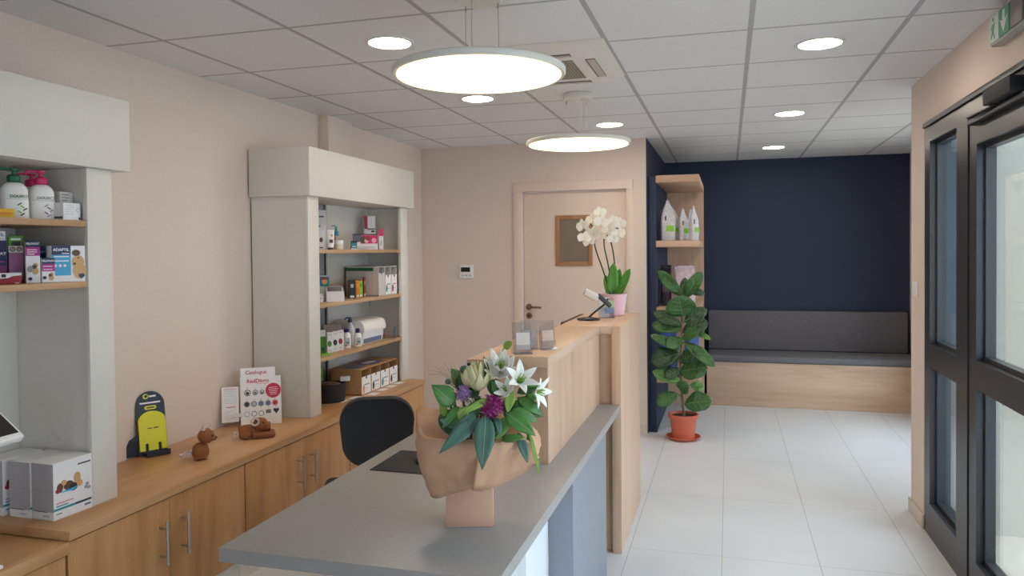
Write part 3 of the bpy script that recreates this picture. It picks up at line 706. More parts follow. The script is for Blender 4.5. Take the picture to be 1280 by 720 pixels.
# ------------------------------------------------------------------ bouquet
VASE = mat('vase_card_pink', '#cda48c', .6, var=.02); PAPER = mat('kraft_wrap', '#c79d80', .75, var=.06, scale=18, bump=.3)
G1 = mat('bouquet_leaf_green', '#477a34', .4, var=.2, scale=30); G2 = mat('bouquet_leaf_blue', '#4a6f62', .45, var=.15, scale=40); G3 = mat('bouquet_leaf_lime', '#86a94a', .45, var=.15, scale=30)
G4 = mat('bouquet_leaf_dark', '#2c5227', .42, var=.2, scale=30)
LILY = mat('lily_white', '#f1efe8', .5, var=.03); CREAM = mat('bud_cream', '#d9d2a4', .5, var=.12, scale=60); MUM = mat('mum_magenta', '#9a2f78', .6, var=.3, scale=80); MUM2 = mat('mum_lavender', '#a98fc0', .6, var=.3, scale=80); YEL = mat('petal_apricot', '#e8cf8e', .5, var=.1)
t = thing('bouquet', 'bouquet of white lilies and purple mums wrapped in kraft paper on the grey desk', 'bouquet', (-.70, 2.005, .7405), .30)
def Q(px, py, d=0.): return Vector(((px-574)*.00226, -d, (659-py)*.00226))      # drawing grid of the bouquet -> metres, d = towards the room's front
b = MB(VASE); b.obox(T(-.002, 0, .08), (.132, .1, .16), bev=.002, taper=(.97, .97)); b.build('vase', t, world=False)
def loop(ctrl, n=64):
    P = [Vector(c) for c in ctrl]; m = len(P); out = []
    for i in range(m):
        a, bb, c, d = P[i-1], P[i], P[(i+1) % m], P[(i+2) % m]
        for k in range(n//m):
            s = k/(n//m); out.append(.5*((2*bb)+(c-a)*s+(2*a-5*bb+4*c-d)*s*s+(3*bb-a-3*c+d)*s**3))
    return out
hem = loop([(-.100, -.07, .088), (-.045, -.085, .104), (.006, -.085, .118), (.07, -.085, .134), (.15, -.085, .172), (.192, -.03, .205), (.12, .07, .17), (0, .09, .15), (-.09, .06, .14), (-.112, -.01, .12)], 60)
rim = loop([(-.128, -.09, .262), (-.07, -.125, .262), (.0, -.135, .238), (.07, -.125, .248), (.145, -.09, .275), (.165, .0, .28), (.10, .1, .29), (0, .12, .29), (-.10, .08, .30), (-.148, -.01, .325)], 60)
rows = []
for i in range(13):
    s = i/12; row = []
    for k, (h, r) in enumerate(zip(hem, rim)):
        p = h.lerp(r, s); bulge = .016*sin(pi*s)
        out = Vector((p.x, p.y, 0)); out = out.normalized() if out.length > 1e-4 else Vector()
        q = p*15; vd = noise.voronoi(q)[0]; ve = noise.voronoi(q*2.3+Vector((5, 2, 1)))[0]; cr = .7*(vd[1]-vd[0])+.35*(ve[1]-ve[0])-.25+random.uniform(-.12, .12)
        row.append(p+out*(bulge+.019*cr)+Vector((0, 0, .004*noise.noise(q*1.4))))
    rows.append(row)
inner = [[Vector((p.x*k, p.y*k, z)) for p in rim] for k, z in ((.9, .26), (.6, .21), (.45, .15))]
b = MB(PAPER); b.sheet(rows+inner, closed=True); b.build('wrapping_paper', t, world=False, solid=.0012, sharp=9)
fl = MB(PAPER); lo_e = [(577, 601), (588, 605), (607, 600), (628, 592), (646, 583), (658, 570)]; up_e = [(586, 560), (598, 548), (612, 546), (626, 545), (637, 542), (646, 549)]
fr = []
for i in range(7):
    s_ = i/6; row = []
    for j in range(17):
        f_ = j/16*5; k_ = min(4, int(f_)); g_ = f_-k_
        l_ = [lo_e[k_][q]*(1-g_)+lo_e[k_+1][q]*g_ for q in (0, 1)]; u_ = [up_e[k_][q]*(1-g_)+up_e[k_+1][q]*g_ for q in (0, 1)]
        dd = .135-.05*(j/16)+.012*s_
        v_ = Q(l_[0]*(1-s_)+u_[0]*s_, l_[1]*(1-s_)+u_[1]*s_, dd); w_ = v_*24
        vd = noise.voronoi(w_)[0]; row.append(v_+Vector((0, -.016*(vd[1]-vd[0])-.004*noise.noise(w_*2.3), 0)))
    fr.append(row)
fl.sheet(fr); fl.build('wrapping_paper', t, world=False, solid=.001, sharp=9)
# inner dark green mass of stems
b = MB(mat('stems_dark_green', '#2c4a22', .6, var=.3))
for k in range(16):
    a = 2.4*k; b.tube([(.02*cos(a), .02*sin(a), .12), (.05*cos(a), .05*sin(a), .24), (.085*cos(a), .07*sin(a), .34)], .004, seg=6)
b.build('stems', t, world=False)
LV = [ # base px,py,d  tip px,py,d  width  kind  mat  sag
 (594, 516, .12, 590, 572, .185, .056, 'broad', G2, .06), (588, 520, .10, 541, 553, .18, .042, 'lance', G2, .10), (584, 512, .10, 548, 545, .15, .03, 'lance', G2, .1),
 (557, 506, .08, 530, 481, .09, .058, 'broad', G1, .05), (563, 508, .09, 543, 530, .12, .028, 'strap', G1, .15), (600, 500, .09, 566, 512, .13, .024, 'strap', G3, .10),
 (606, 520, .10, 612, 540, .13, .02, 'strap', G2, .2), (618, 515, .10, 653, 541, .12, .048, 'broad', G1, .08), (625, 512, .09, 656, 528, .08, .036, 'lance', G1, .05),
 (612, 545, .12, 640, 541, .13, .022, 'lance', G1, .1), (632, 538, .10, 643, 572, .13, .026, 'lance', G2, .1), (646, 540, .09, 657, 592, .1, .012, 'strap', G3, .12),
 (624, 480, .06, 659, 487, .07, .024, 'lance', G1, .1), (632, 500, .06, 663, 523, .06, .034, 'lance', G1, .08), (596, 480, .05, 592, 450, .04, .02, 'lance', G1, .04),
 (612, 496, .08, 601, 478, .08, .026, 'lance', G1, .05), (604, 546, .12, 630, 524, .1, .014, 'strap', G3, .1), (560, 520, .11, 575, 507, .11, .03, 'oval', G3, .05), (572, 520, .1, 552, 528, .12, .03, 'lance', G1, .1),
 (585, 505, .06, 570, 525, .11, .035, 'lance', G1, .1), (620, 520, .1, 606, 540, .12, .03, 'lance', G1, .06), (640, 510, .03, 660, 500, .0, .03, 'lance', G1, .05), (575, 500, .0, 550, 470, -.03, .05, 'lance', G1, .05),
 (632, 494, .07, 660, 486, .06, .03, 'lance', G4, .15), (640, 508, .06, 664, 525, .05, .042, 'lance', G4, .06), (545, 515, .06, 552, 540, .11, .05, 'oval', G4, .1), (575, 520, .07, 560, 540, .1, .05, 'oval', G4, .1), (600, 530, .07, 610, 550, .1, .05, 'oval', G4, .1), (620, 500, .05, 628, 530, .09, .05, 'oval', G4, .1),
 (560, 495, .03, 575, 475, .0, .05, 'oval', G4, .05), (600, 480, .03, 612, 500, .06, .045, 'oval', G4, .05), (625, 490, .06, 620, 515, .1, .03, 'lance', G3, .05), (545, 520, .08, 540, 500, .09, .02, 'lance', G3, .1), (640, 540, .08, 650, 560, .09, .02, 'lance', G1, .1), (585, 500, .05, 560, 478, .02, .05, 'broad', G4, .05), (600, 520, .06, 580, 500, .06, .05, 'broad', G4, .05), (570, 530, .08, 548, 512, .08, .045, 'broad', G4, .05), (635, 520, .05, 645, 500, .03, .045, 'broad', G4, .05), (622, 535, .09, 600, 535, .1, .04, 'broad', G4, .05), (640, 525, .06, 655, 512, .04, .035, 'lance', G1, .05), 
 (610, 480, .0, 620, 455, -.03, .045, 'lance', G1, .05), (560, 530, .1, 540, 520, .12, .028, 'lance', G2, .1)]
for bx, by, bd, tx, ty, td, w, kd, m, sg in LV:
    b = MB(m); leaf(b, Q(bx, by, bd), Q(tx, ty, td), w, (.1, -1, .55), kd, sg, .2, vein=(mat('bouquet_vein', '#86a384', .5) if kd == 'broad' and m is not G4 else None)); b.build('leaf', t, world=False, solid=.0012)
b = MB(G3); leaf(b, Q(617, 444, .0), Q(627, 434, .02), .022, (0, -1, .3), 'oval', .05, .2); b.tube([Q(617, 444, 0), Q(604, 462, .0), Q(598, 490, .0)], .002, seg=5); b.build('leaf', t, world=False)
# lilies
def lily(c, nrm, r, m, open_=1.0, n=6, roll=0.):
    b = MB(m, G3); c = Vector(c); nn = Vector(nrm).normalized(); a = nn.cross(Vector((.2, .3, 1))).normalized(); u = a.cross(nn)
    for k in range(n):
        an = roll+2*pi*k/n; d = a*cos(an)+u*sin(an); tip = c+d*r*open_+nn*r*(1.1-.75*open_)
        leaf(b, c-nn*r*.25, tip, r*.42, nn-d*.6, 'petal', -.12 if open_ < .8 else .1, .22, m, 7, 5)
    for k in range(5):
        an = 1.1*k; d = a*cos(an)+u*sin(an); b.tube([c-nn*r*.2, c+nn*r*.4+d*r*.16], .0012, m=G3, seg=5, smooth=False)
    b.build('lily', t, world=False, solid=.0014)
lily(Q(635, 479, .07), (.30, -.75, .6), .062, LILY, .85, 6, .3); lily(Q(656, 494, .05), (.9, -.6, -.05), .054, LILY, .9, 6, .8)
lily(Q(612, 468, .04), (-.05, -.8, .7), .066, LILY, .7, 8, .1); lily(Q(613, 464, .045), (.05, -.8, .7), .052, LILY, .45, 7, .6); lily(Q(618, 488, .09), (-.3, -.85, .5), .042, LILY, .7, 5, .5)
lily(Q(607, 458, .01), (-.2, -.7, .8), .042, LILY, .6, 5, .9)
for px, py, h, w, d in ((585, 491, .075, .07, .06), (576, 488, .055, .055, .05)):
    b = MB(CREAM); c = Q(px, py, d)
    for k in range(9):
        a = 2*pi*k/9; leaf(b, c+Vector((.008*cos(a), .008*sin(a), 0)), c+Vector((w*.5*cos(a), w*.5*sin(a), h*(.8+.2*cos(3*a)))), w*.42, (cos(a), sin(a), .1), 'petal', .14, -.3, CREAM, 7, 5)
    for k in range(5):
        a = 2*pi*k/5+.3; leaf(b, c, c+Vector((w*.2*cos(a), w*.2*sin(a), h*1.08)), w*.34, (cos(a), sin(a), .1), 'petal', .1, -.3, CREAM, 7, 5)
    b.build('flower_bud', t, world=False, solid=.0012)
def mum(c, r, m, m2, nm):
    b = MB(m, m2); c = Vector(c); b.ball(c, r*.55, m, 2)
    N = 90
    for k in range(N):
        zz = 1-2*(k+.5)/N; ph = k*2.39996; q = Vector((cos(ph)*math.sqrt(1-zz*zz), sin(ph)*math.sqrt(1-zz*zz), zz))
        if q.y > .35: continue
        s = r*random.uniform(.85, 1.08); leaf(b, c+q*r*.35, c+q*s, r*.3, q.orthogonal(), 'petal', .12, .5, random.choice((m, m, m2)), 4, 3)
    b.build(nm, t, world=False)
random.seed(9)
MUM3 = mat('mum_pink_light', '#c069a6', .6, var=.2, scale=80)
mum(Q(602, 507, .10), .037, MUM, MUM3, 'chrysanthemum'); mum(Q(567, 493, .07), .026, MUM2, mat('mum_mauve', '#b57aa8', .6, var=.2), 'chrysanthemum')
b = MB(YEL)
for k in range(3): leaf(b, Q(558, 502, .07), Q(539+6*k, 484+2*k, .08), .036, (.1, -1, .3), 'petal', .1, .2)
b.build('apricot_petals', t, world=False, solid=.0012)
for px, py, r in ((568, 467, .013), (645, 519, .009), (548, 482, .009)):
    b = MB(G2); b.ball(Q(px, py, .03), r, sub=2, sc=(1, .6, .9)); b.tube([Q(px, py, .03), Q(580, 510, .04)], .0014, seg=5); b.build('seed_pod', t, world=False)
b = MB(mat('dry_grass', '#a79a82', .8))
for k in range(14):
    x = 522+4*k; b.tube([Q(572, 510, .02), Q((x+572)/2-3, 478+1.2*k*.4, .0), Q(x, 468+abs(k-6)*1.4-4*(k % 3), -.02)], .0006, seg=4)
b.build('grass_spray', t, world=False)
# ------------------------------------------------------------------ display stand, toys and card on the worktop
NV = mat('display_navy', '#1e2a3c', .45, var=.05); YL = mat('display_yellow', '#dfe022', .45, var=.03); GRL = mat('print_grey', '#b9bcc2', .6)
t = thing('tag_display', 'navy and yellow rounded display plate leaning on the wall above the worktop', 'display stand', (-2.535, 2.862, ZC), radians(60))
lean = RX(radians(-9)); W = .128
poly = [(-W/2, 0), (W/2, 0), (W/2, .222)]+[(W/2*cos(a), .222+W/2*sin(a)) for a in [pi*k/14 for k in range(1, 14)]]+[(-W/2, .222)]
M = T(0, 0, .004) @ lean @ FRONT(0, 0, 0)
b = MB(NV); b.prism(poly, M @ T(0, 0, -.006), .006); b.build('back_plate', t, world=False)
w2 = .118; py = [(-w2/2, .018), (-w2*.30, .018), (-w2*.30, .05), (-w2*.18, .05), (-w2*.18, .018), (w2*.18, .018), (w2*.18, .05), (w2*.30, .05), (w2*.30, .018), (w2/2, .018), (w2/2, .152)]+[(w2/2*cos(a), .152+.043*sin(a)) for a in [pi*k/12 for k in range(1, 12)]]+[(-w2/2, .152)]
b = MB(YL); b.prism(py, M @ T(0, 0, .0002), .012)
b.prism(rounded(.052, .052, .017, .008), M @ T(.0, .211, .0002), .002); b.prism(rounded(.036, .036, .006, .003), M @ T(.0, .211, .0023), .0006, NV)
for k, (x, z, w, h) in enumerate(((0.0, .233, .09, .007), (.012, .262, .03, .008))): b.obox(M @ T(x, z, .0012), (w, h, .0014), WHITE)
b.prism([(.012*cos(a), .012*sin(a)) for a in [2*pi*k/14 for k in range(14)]], M @ T(-.018, .263, .0003), .0012, YL); b.prism([(.007*cos(a), .007*sin(a)) for a in [2*pi*k/12 for k in range(12)]], M @ T(-.0165, .264, .0016), .0006, NV)
for x, w in ((-.012, .018), (.014, .022)): b.obox(M @ T(x, .118, .0126), (w, .004, .0008), NV)
plabel(b.build('yellow_pocket', t, world=False), 'yellow front pocket and small printed marks')
b = MB(NV); b.obox(T(.01, -.022, .008), (W*.8, .04, .012)); b.obox(T(.01, -.041, .014), (W*.8, .004, .024)); b.build('tray', t, world=False)
b = MB(NV); b.prism([(0, 0), (-.085, 0), (-.085, .045), (-.07, .075), (-.045, .09), (0, .08)], T(-.03, .016, .002) @ FRONT(0, 0, 0), .006); b.build('foot', t, world=False)

YARN = mat('toy_brown_knit', '#8f5a34', .9, var=.18, scale=240, bump=.8); FLUFF = mat('toy_pale_fluff', '#cbb9b4', .95, var=.2, scale=200, bump=.6)
t = thing('toy_animal', 'small brown knitted toy sitting upright with round head and grey tail', 'toy', (-2.268, 2.846, ZC), radians(39))
b = MB(YARN); b.lathe([(.004, .008), (.024, .006), (.034, .02), (.037, .04), (.032, .06), (.018, .073), (.004, .076)], seg=28); b.build('body', t, world=False)
b = MB(YARN); b.ball((.024, -.004, .104), .035, sub=3, sc=(1.02, 1, .97)); b.ball((.052, -.012, .094), .014, sub=2, sc=(1.2, 1, .9)); h = b.build('head', t, world=False)
b = MB(BLACK); b.ball((.066, -.016, .096), .005, sub=2); b.build('nose', h, world=False)
b = MB(BLACK); b.ball((.050, -.030, .109), .0045, sub=2); b.build('eye', h, world=False)
for x, yy in ((.012, -.012), (.044, .012)):
    b = MB(FLUFF); b.cyl((x, yy, .132), (x+.004, yy, .154), .012, .002, seg=12); plabel(b.build('ear', h, world=False), 'pale fluffy ear')
b = MB(FLUFF)
for k in range(12): b.ball((-.036-.004*k, -.004+.006*sin(k*2.1), .036-.001*k+.006*cos(k*1.7)), .0085, sub=1)
plabel(b.build('tail', t, world=False), 'grey fluffy tail')
for x, yy in ((-.018, -.018), (.02, -.018), (-.015, .018), (.02, .016)):
    b = MB(YARN); b.ball((x, yy, .0105), .0105, sub=2); b.build('foot', t, world=False)

t = thing('toy_dog', 'brown knitted toy dog lying in front of the white jewellery card', 'toy', (-2.268, 3.25, ZC), radians(36))
b = MB(YARN); b.tube([(-.075, 0, .032), (-.05, 0, .035), (0, .004, .035), (.03, .004, .035)], lambda u: .027+.006*sin(pi*u)); b.ball((-.045, -.022, .0225), .021, sub=3, sc=(1.5, .9, 1)); b.build('body', t, world=False)
for yy in (-.024, .02):
    b = MB(YARN); b.tube([(-.01, yy, .018), (.035, yy, .0165), (.075, yy, .0165)], .016); b.ball((.08, yy, .0175), .0172, sub=2); b.build('leg', t, world=False)
b = MB(YARN); b.ball((.026, -.006, .068), .035, sub=3, sc=(1.05, 1, .95)); b.ball((.052, -.012, .058), .023, sub=3); h = b.build('head', t, world=False)
b = MB(mat('toy_dark_ear', '#4d3526', .95, var=.15)); b.ball((.069, .008, .052), .02, sub=2, sc=(.35, .8, 1.15)); b.build('ear', h, world=False)
b = MB(FLUFF); b.lathe([(.011, 0), (.021, .004), (.022, .008), (.013, .01)], seg=20, cap=False)
for v in b.bm.verts: v.co = T(.0, -.028, .086) @ RX(radians(75)) @ v.co
plabel(b.build('ear_patch', h, world=False), 'pale ring around the ear')
b = MB(BLACK); b.ball((.04, -.037, .080), .0045, sub=2); b.build('eye', h, world=False)
b = MB(FLUFF); b.tube([(-.085, -.005, .03), (-.1, -.008, .035), (-.098, -.014, .012)], .008); b.build('tail', t, world=False)

RED = mat('print_crimson', '#c32b4d', .5, var=.02); INK = mat('print_dark', '#34363d', .5); INKB = mat('print_blue_grey', '#5f7391', .5); PAPERW = mat('card_white', '#ecebec', .5, var=.01)
t = thing('jewellery_display', 'white pet tag display card with red round sticker beside the shelf unit', 'display card', (-2.405, 3.506, ZC), radians(37))
M = T(0, 0, .001) @ RX(radians(-12)) @ FRONT(0, 0, 0)
b = MB(PAPERW); b.obox(M @ T(0, .128, .002), (.208, .256, .004)); fp = b.build('front_card', t, world=False)
b = MB(PAPERW, RED); b.obox(M @ T(-.012, .178, -.006), (.178, .255, .003)); b.text('Catalogue', M @ T(-.022, .280, -.0042), .027, RED, bold=.0004); plabel(b.build('catalogue', t, world=False), 'white catalogue with red title')
b = MB(RED, INK, GREEN, INKB); b.text('RedDingo', M @ T(-.014, .233, .0043), .0285, RED, bold=.0006); b.obox(M @ T(.01, .218, .0042), (.06, .0016, .0004), RED)
def disc(x, y, r, m, d=.0004): b.prism([(r*cos(a), r*sin(a)) for a in [2*pi*k/20 for k in range(20)]], M @ T(x, y, .0041), d, m)
disc(.064, .178, .040, RED)
for k in range(5): b.obox(M @ T(.064, .194-.009*k, .0047), (.05-.006*abs(k-1), .0022, .0003), PAPERW)
def ring(x, y, r, m):
    n = 16
    for k in range(n):
        a = 2*pi*k/n; b.obox(M @ T(x+r*cos(a), y+r*sin(a), .0044) @ RZ(a), (.0035, .0075*r/.015, .0006), m)
for x, r in ((-.068, .0145), (-.028, .012), (.006, .010)): ring(x, .17+.002, r, INK); disc(x, .17, r*.6, INKB if r < .014 else INK)
for k, m in enumerate((INK, GRL, INKB, INKB, RED)): disc(-.072+.036*k, .112, .0105, m); ring(-.072+.036*k, .112, .013, INK if k < 2 else m)
for k, m in enumerate((GRL, INKB, GREEN)): ring(-.072+.036*k, .06, .0125, m)
b.obox(M @ T(.037, .068, .0044), (.027, .019, .0008), mat('print_grey_dark', '#6a6c72', .5))
b.prism([(0, -.017), (.015, .002), (.013, .011), (.005, .013), (0, .007), (-.005, .013), (-.013, .011), (-.015, .002)], M @ T(.077, .07, .0041), .0006, INK)
for x, y in ((-.068, .197), (-.028, .194), (.006, .192), (-.072, .134), (-.036, .134), (0, .134), (.036, .133), (.072, .134), (.037, .088), (.077, .092)): disc(x, y, .0035, GRL)
b.build('printed_tags', t, world=False)
b = MB(PAPERW, GRL, RED); N_ = M @ T(-.155, .118, -.004)
b.obox(N_, (.085, .185, .003)); b.obox(N_ @ T(0, .08, .0017), (.065, .002, .0004), RED)
for k in range(8): b.obox(N_ @ T(0, .07-.009*k, .0017), (.064, .0016, .0004), GRL)
b.obox(N_ @ T(.004, -.014, .0017), (.045, .004, .0004), RED)
for k in range(5): b.obox(N_ @ T(.004-.01*(k % 2), -.03-.011*k, .0017) @ RZ(.2), (.05, .0016, .0004), GRL)
plabel(b.build('side_leaflet', t, world=False), 'small printed leaflet at the left of the card')
b = MB(PAPERW); b.obox(T(.0, .05, .07) @ RX(radians(18)), (.12, .003, .138)); b.obox(T(-.13, .006, .06), (.07, .002, .02)); b.build('easel_back', t, world=False)

# ------------------------------------------------------------------ small products ---------------------------------
def P(n, h, r=.5): return mat('pack_'+n, h, r, var=.03)
pNAVY = P('navy', '#1d2b56'); pMAG = P('magenta', '#b02f86'); pPUR = P('purple', '#7e2f6c'); pPURL = P('mauve', '#9a5f8c'); pBLUE = P('sky_blue', '#3a9ecb'); pTEAL = P('teal', '#1f8a98'); pRED = P('dark_red', '#9b2a35'); pPINK = P('hot_pink', '#d02a6a'); pGRN = P('leaf_green', '#4e8f2f'); pLIME = P('lime', '#8fc93a'); pDGRN = P('bottle_green', '#176140'); pYEL = P('yellow', '#e6b728'); pORG = P('orange', '#e08a28'); pTAN = P('fawn', '#c9a06c'); pBRN = P('brown', '#5d4334'); pGREY = P('grey', '#9a9a9a'); pDK = P('dark', '#2a2b30'); pW = CARD; pDBLUE = P('dark_blue', '#23407a')
def pbox(name, label, cat, loc, size, rz, body=None, deco=(), group=None, side=(), top=()):
    """carton whose printed face looks along local -y; deco rows: (x0,x1,z0,z1,mat) as fractions of the face, or ('t',text,x,z,height,mat), or ('o',x,z,r,mat)"""
    w, d, h = size; body = body or CARD
    b = MB(body); b.obox(T(0, d/2, h/2), (w, d, h), bev=.0012, seg=1)
    F = FRONT(-w/2, -.0001, 0)
    lay = 0
    for q in deco:
        lay += 1; e = .00012*lay
        if q[0] == 't': b.text(q[1], F @ T(q[2]*w, q[3]*h, e), q[4], q[5], ext=.0002, bold=.0003)
        elif q[0] == 'o': b.prism([(q[3]*cos(a), q[3]*sin(a)*(q[5] if len(q) > 5 else 1)) for a in [2*pi*k/16 for k in range(16)]], F @ T(q[1]*w, q[2]*h, 0), .0003+e, q[4])
        elif q[0] == 'p': b.prism([(x*w, z*h) for x, z in q[1]], F, .0003+e, q[2])
        else: b.obox(F @ T((q[0]+q[1])/2*w, (q[2]+q[3])/2*h, e), ((q[1]-q[0])*w, (q[3]-q[2])*h, .0004), q[4])
    FL = WEST(-w/2-.0001, d, 0)
    for q in side: b.obox(FL @ T((q[0]+q[1])/2*d, (q[2]+q[3])/2*h, .0002), ((q[1]-q[0])*d, (q[3]-q[2])*h, .0004), q[4])
    for q in top: b.obox(T(-w/2+(q[0]+q[1])/2*w, (q[2]+q[3])/2*d, h+.0001), ((q[1]-q[0])*w, (q[3]-q[2])*d, .0004), q[4])
    o = b.build(name, loc=loc, world=False); o.rotation_euler = (0, 0, rz); tag(o, label, cat, group); return o
R90 = radians(90)
s1 = 1.6255; s2 = 1.4065
def lines(x0, x1, z0, z1, n, m, hgt=.025):
    return [(x0, x1-(.25*(x1-x0) if k % 3 == 2 else 0), z1-(z1-z0)*k/max(1, n-1)-hgt/2, z1-(z1-z0)*k/max(1, n-1)+hgt/2, m) for k in range(n)]
# pump bottles
def pump_bottle(loc, rz, capm, label, w=.084, d=.058, h=.124, accent=None, tagged=False):
    t = thing('pump_bottle', label, 'pump bottle', loc, rz, 'pump bottles on the near shelf unit')
    b = MB(WHITE); n = 36; rows = []
    for z, s in ((0, .94), (.004, 1), (h*.52, 1), (h*.56, .955), (h*.80, .95), (h*.90, .80), (h*.97, .60), (h, .40), (h+.002, .25)):
        rows.append([(w/2*s*math.copysign(abs(cos(2*pi*k/n))**.75, cos(2*pi*k/n)), d/2*s*math.copysign(abs(sin(2*pi*k/n))**.75, sin(2*pi*k/n)), z) for k in range(n)])
    b.sheet(rows, closed=True); bmesh.ops.contextual_create(b.bm, geom=[v for v in b.bm.verts if v.co.z < 1e-6]); bmesh.ops.contextual_create(b.bm, geom=[v for v in b.bm.verts if v.co.z > h+.0015])
    F = FRONT(0, -d/2*1.0-.0002, 0); b.obox(F @ T(0, h*.54, -.002), (w*.80, .0012, .004), GRL)
    b.text('DOUXO', F @ T(.010, h*.61, .0002), .0135, INKB if accent is None else accent[0], bold=.0003)
    for k in range(5):
        mm = (accent or (INKB, GRL))[k % 2]; b.obox(F @ T(.012+.008*(k % 3), h*(.40-.07*k), .0002) @ RZ(.6*(-1)**k), (.014, .004, .0006), mm)
    b.build('body', t, world=False)
    b = MB(capm); b.lathe([(.018, h+.001), (.021, h+.004), (.021, h+.020), (.016, h+.026), (.007, h+.028), (.0055, h+.040), (.013, h+.041), (.014, h+.048), (.003, h+.050)], seg=24)
    b.tube([(0, 0, h+.045), (-.03, -.004, h+.0455), (-.042, -.006, h+.043), (-.047, -.006, h+.036)], .0045); plabel(b.build('pump', t, world=False), 'coloured pump head')
    if tagged:
        b = MB(pW); b.obox(T(w/2+.006, -.012, h*.36) @ RY(radians(-24)), (.003, .02, h*.5)); b.build('neck_tag', t, world=False)
    return t
pump_bottle((-2.335, 2.013, s1), radians(55), pDGRN, 'white pump bottle with green pump head', accent=(pDGRN, pLIME))
pump_bottle((-2.33, 2.113, s1), radians(55), pPINK, 'white pump bottle with pink pump head standing in front', accent=(pGREY, pPURL), tagged=True)
pump_bottle((-2.43, 2.165, s1), radians(55), pPINK, 'white pump bottle with pink pump head standing behind', accent=(pGREY, pPURL))
pbox('carton', 'small white carton with printed lines at the right of the pump bottles', 'carton', (-2.2535, 2.170, s1), (.074, .045, .062), R90, CARD, lines(.08, .6, .35, .85, 5, GRL)+[('o', .84, .6, .008, GRL), ('o', .84, .6, .006, CARD), ('o', .92, .12, .004, INK)], side=((.1, .9, .1, .2, INK),))
pbox('carton', 'taller pale carton behind the small white carton', 'carton', (-2.30, 2.192, s1), (.056, .10, .104), R90, P('pale_grey', '#cfcdc9'), lines(.1, .7, .6, .9, 4, INK, .02))
pbox('carton', 'small yellow packet before the green pump bottle', 'packet', (-2.285, 1.925, s1), (.07, .018, .03), radians(60), pYEL, [(.1, .9, .35, .6, pORG)])
# pet care boxes on the lower shelf
pbox('carton', 'large purple carton with white lettering at the left of the shelf', 'carton', (-2.405, 1.962, s2), (.12, .07, .145), radians(52), pPUR, [(0, 1, .42, 1, pNAVY), ('t', 'FELIWAY', .74, .70, .0145, pW), (.35, .95, .5, .52, pMAG), (.1, .95, .05, .09, pPURL)])
pbox('carton', 'dark navy carton lying on the large purple carton', 'carton', (-2.408, 1.962, s2+.1455), (.12, .065, .034), radians(52), pNAVY, [('t', 'ADAPTIL', .74, .6, .0135, pW), (.55, .95, .15, .2, pGREY)])
pbox('carton', 'narrow mauve carton with two round icons', 'carton', (-2.348, 2.026, s2), (.042, .06, .128), radians(52), pPURL, [(0, 1, .82, 1, P('cream', '#d8cfc6')), ('o', .27, .91, .0085, pBRN), ('o', .73, .91, .0085, pBRN), ('o', .27, .91, .006, pGREY), ('o', .73, .91, .006, pGREY), (0, 1, 0, .3, pGREY)])
pbox('carton', 'small green carton lying on the narrow mauve carton', 'carton', (-2.350, 2.028, s2+.1285), (.042, .05, .034), radians(52), pGRN, [(.15, .85, .55, .75, pW), (.2, .8, 0, .4, pDK)])
for xx, yy, w, lb in ((-2.332, 1.90, .06, 'flat red and white carton at the far left front'), (-2.290, 1.954, .062, 'flat red and white carton beside the tall pink carton')):
    pbox('carton', lb, 'carton', (xx, yy, s2), (w, .03, .037), radians(52), pRED, [('p', [(0, .5), (.4, .55), (.6, .72), (1, .78), (1, 1), (0, 1)], pW), (.1, .3, .62, .9, pDK), (.7, .9, .05, .12, pW)], group='flat red and white cartons')
pet = lambda x, z, r: [('o', x, z, r, pTAN, 1.25), ('o', x+.03, z+.14, r*.75, pTAN), ('o', x-.06, z+.1, r*.7, pBRN)]
pbox('carton', 'tall white and pink carton with a cat picture', 'carton', (-2.286, 2.036, s2), (.042, .04, .146), radians(52), CARD, [(0, 1, .84, 1, pNAVY), (0, 1, .64, .84, pMAG), ('t', 'FELIWAY', .5, .92, .0095, pW)]+lines(.1, .8, .68, .78, 3, pW, .02)+pet(.65, .28, .010)+[('o', .3, .33, .009, pGREY, 1.3), ('o', .3, .1, .006, pNAVY)])
pbox('carton', 'short pink carton between the two tallest white cartons', 'carton', (-2.270, 2.082, s2), (.040, .03, .085), radians(60), CARD, [(0, 1, .76, 1, pNAVY), (0, 1, .46, .76, pMAG), ('t', 'FELIWAY', .5, .88, .0095, pW)]+lines(.1, .8, .54, .66, 2, pW, .03)+pet(.7, .2, .008)+[('o', .2, .2, .006, pNAVY)])
pbox('carton', 'wide blue and white carton with a golden dog picture', 'carton', (-2.248, 2.146, s2), (.112, .045, .128), radians(70), CARD, [(0, .56, .75, 1, pNAVY), (0, .56, .18, .75, pBLUE), ('t', 'ADAPTIL', .28, .885, .0135, pW), (.3, .52, .775, .80, pW)]+lines(.06, .5, .58, .70, 2, pW, .03)+[('o', .1, .45, .005, pW), ('o', .24, .45, .005, pW), ('o', .38, .45, .005, pW)]+
     [('o', .78, .55, .021, pTAN, 1.15), ('o', .72, .80, .014, pBRN, .8), ('o', .72, .48, .012, pTAN), ('o', .665, .50, .0045, pDK), ('o', .74, .40, .008, pBRN, .5), ('o', .82, .30, .022, pTAN, 1.3), ('o', .78, .66, .0028, pDK), ('p', [(.78, .22), (.96, .22), (.96, .14), (.87, .08), (.78, .14)], pNAVY)])
pbox('carton', 'dark blue carton standing behind the short pink carton', 'carton', (-2.365, 2.13, s2), (.07, .04, .13), radians(52), pDBLUE, [(.1, .9, .8, .85, pBLUE)])
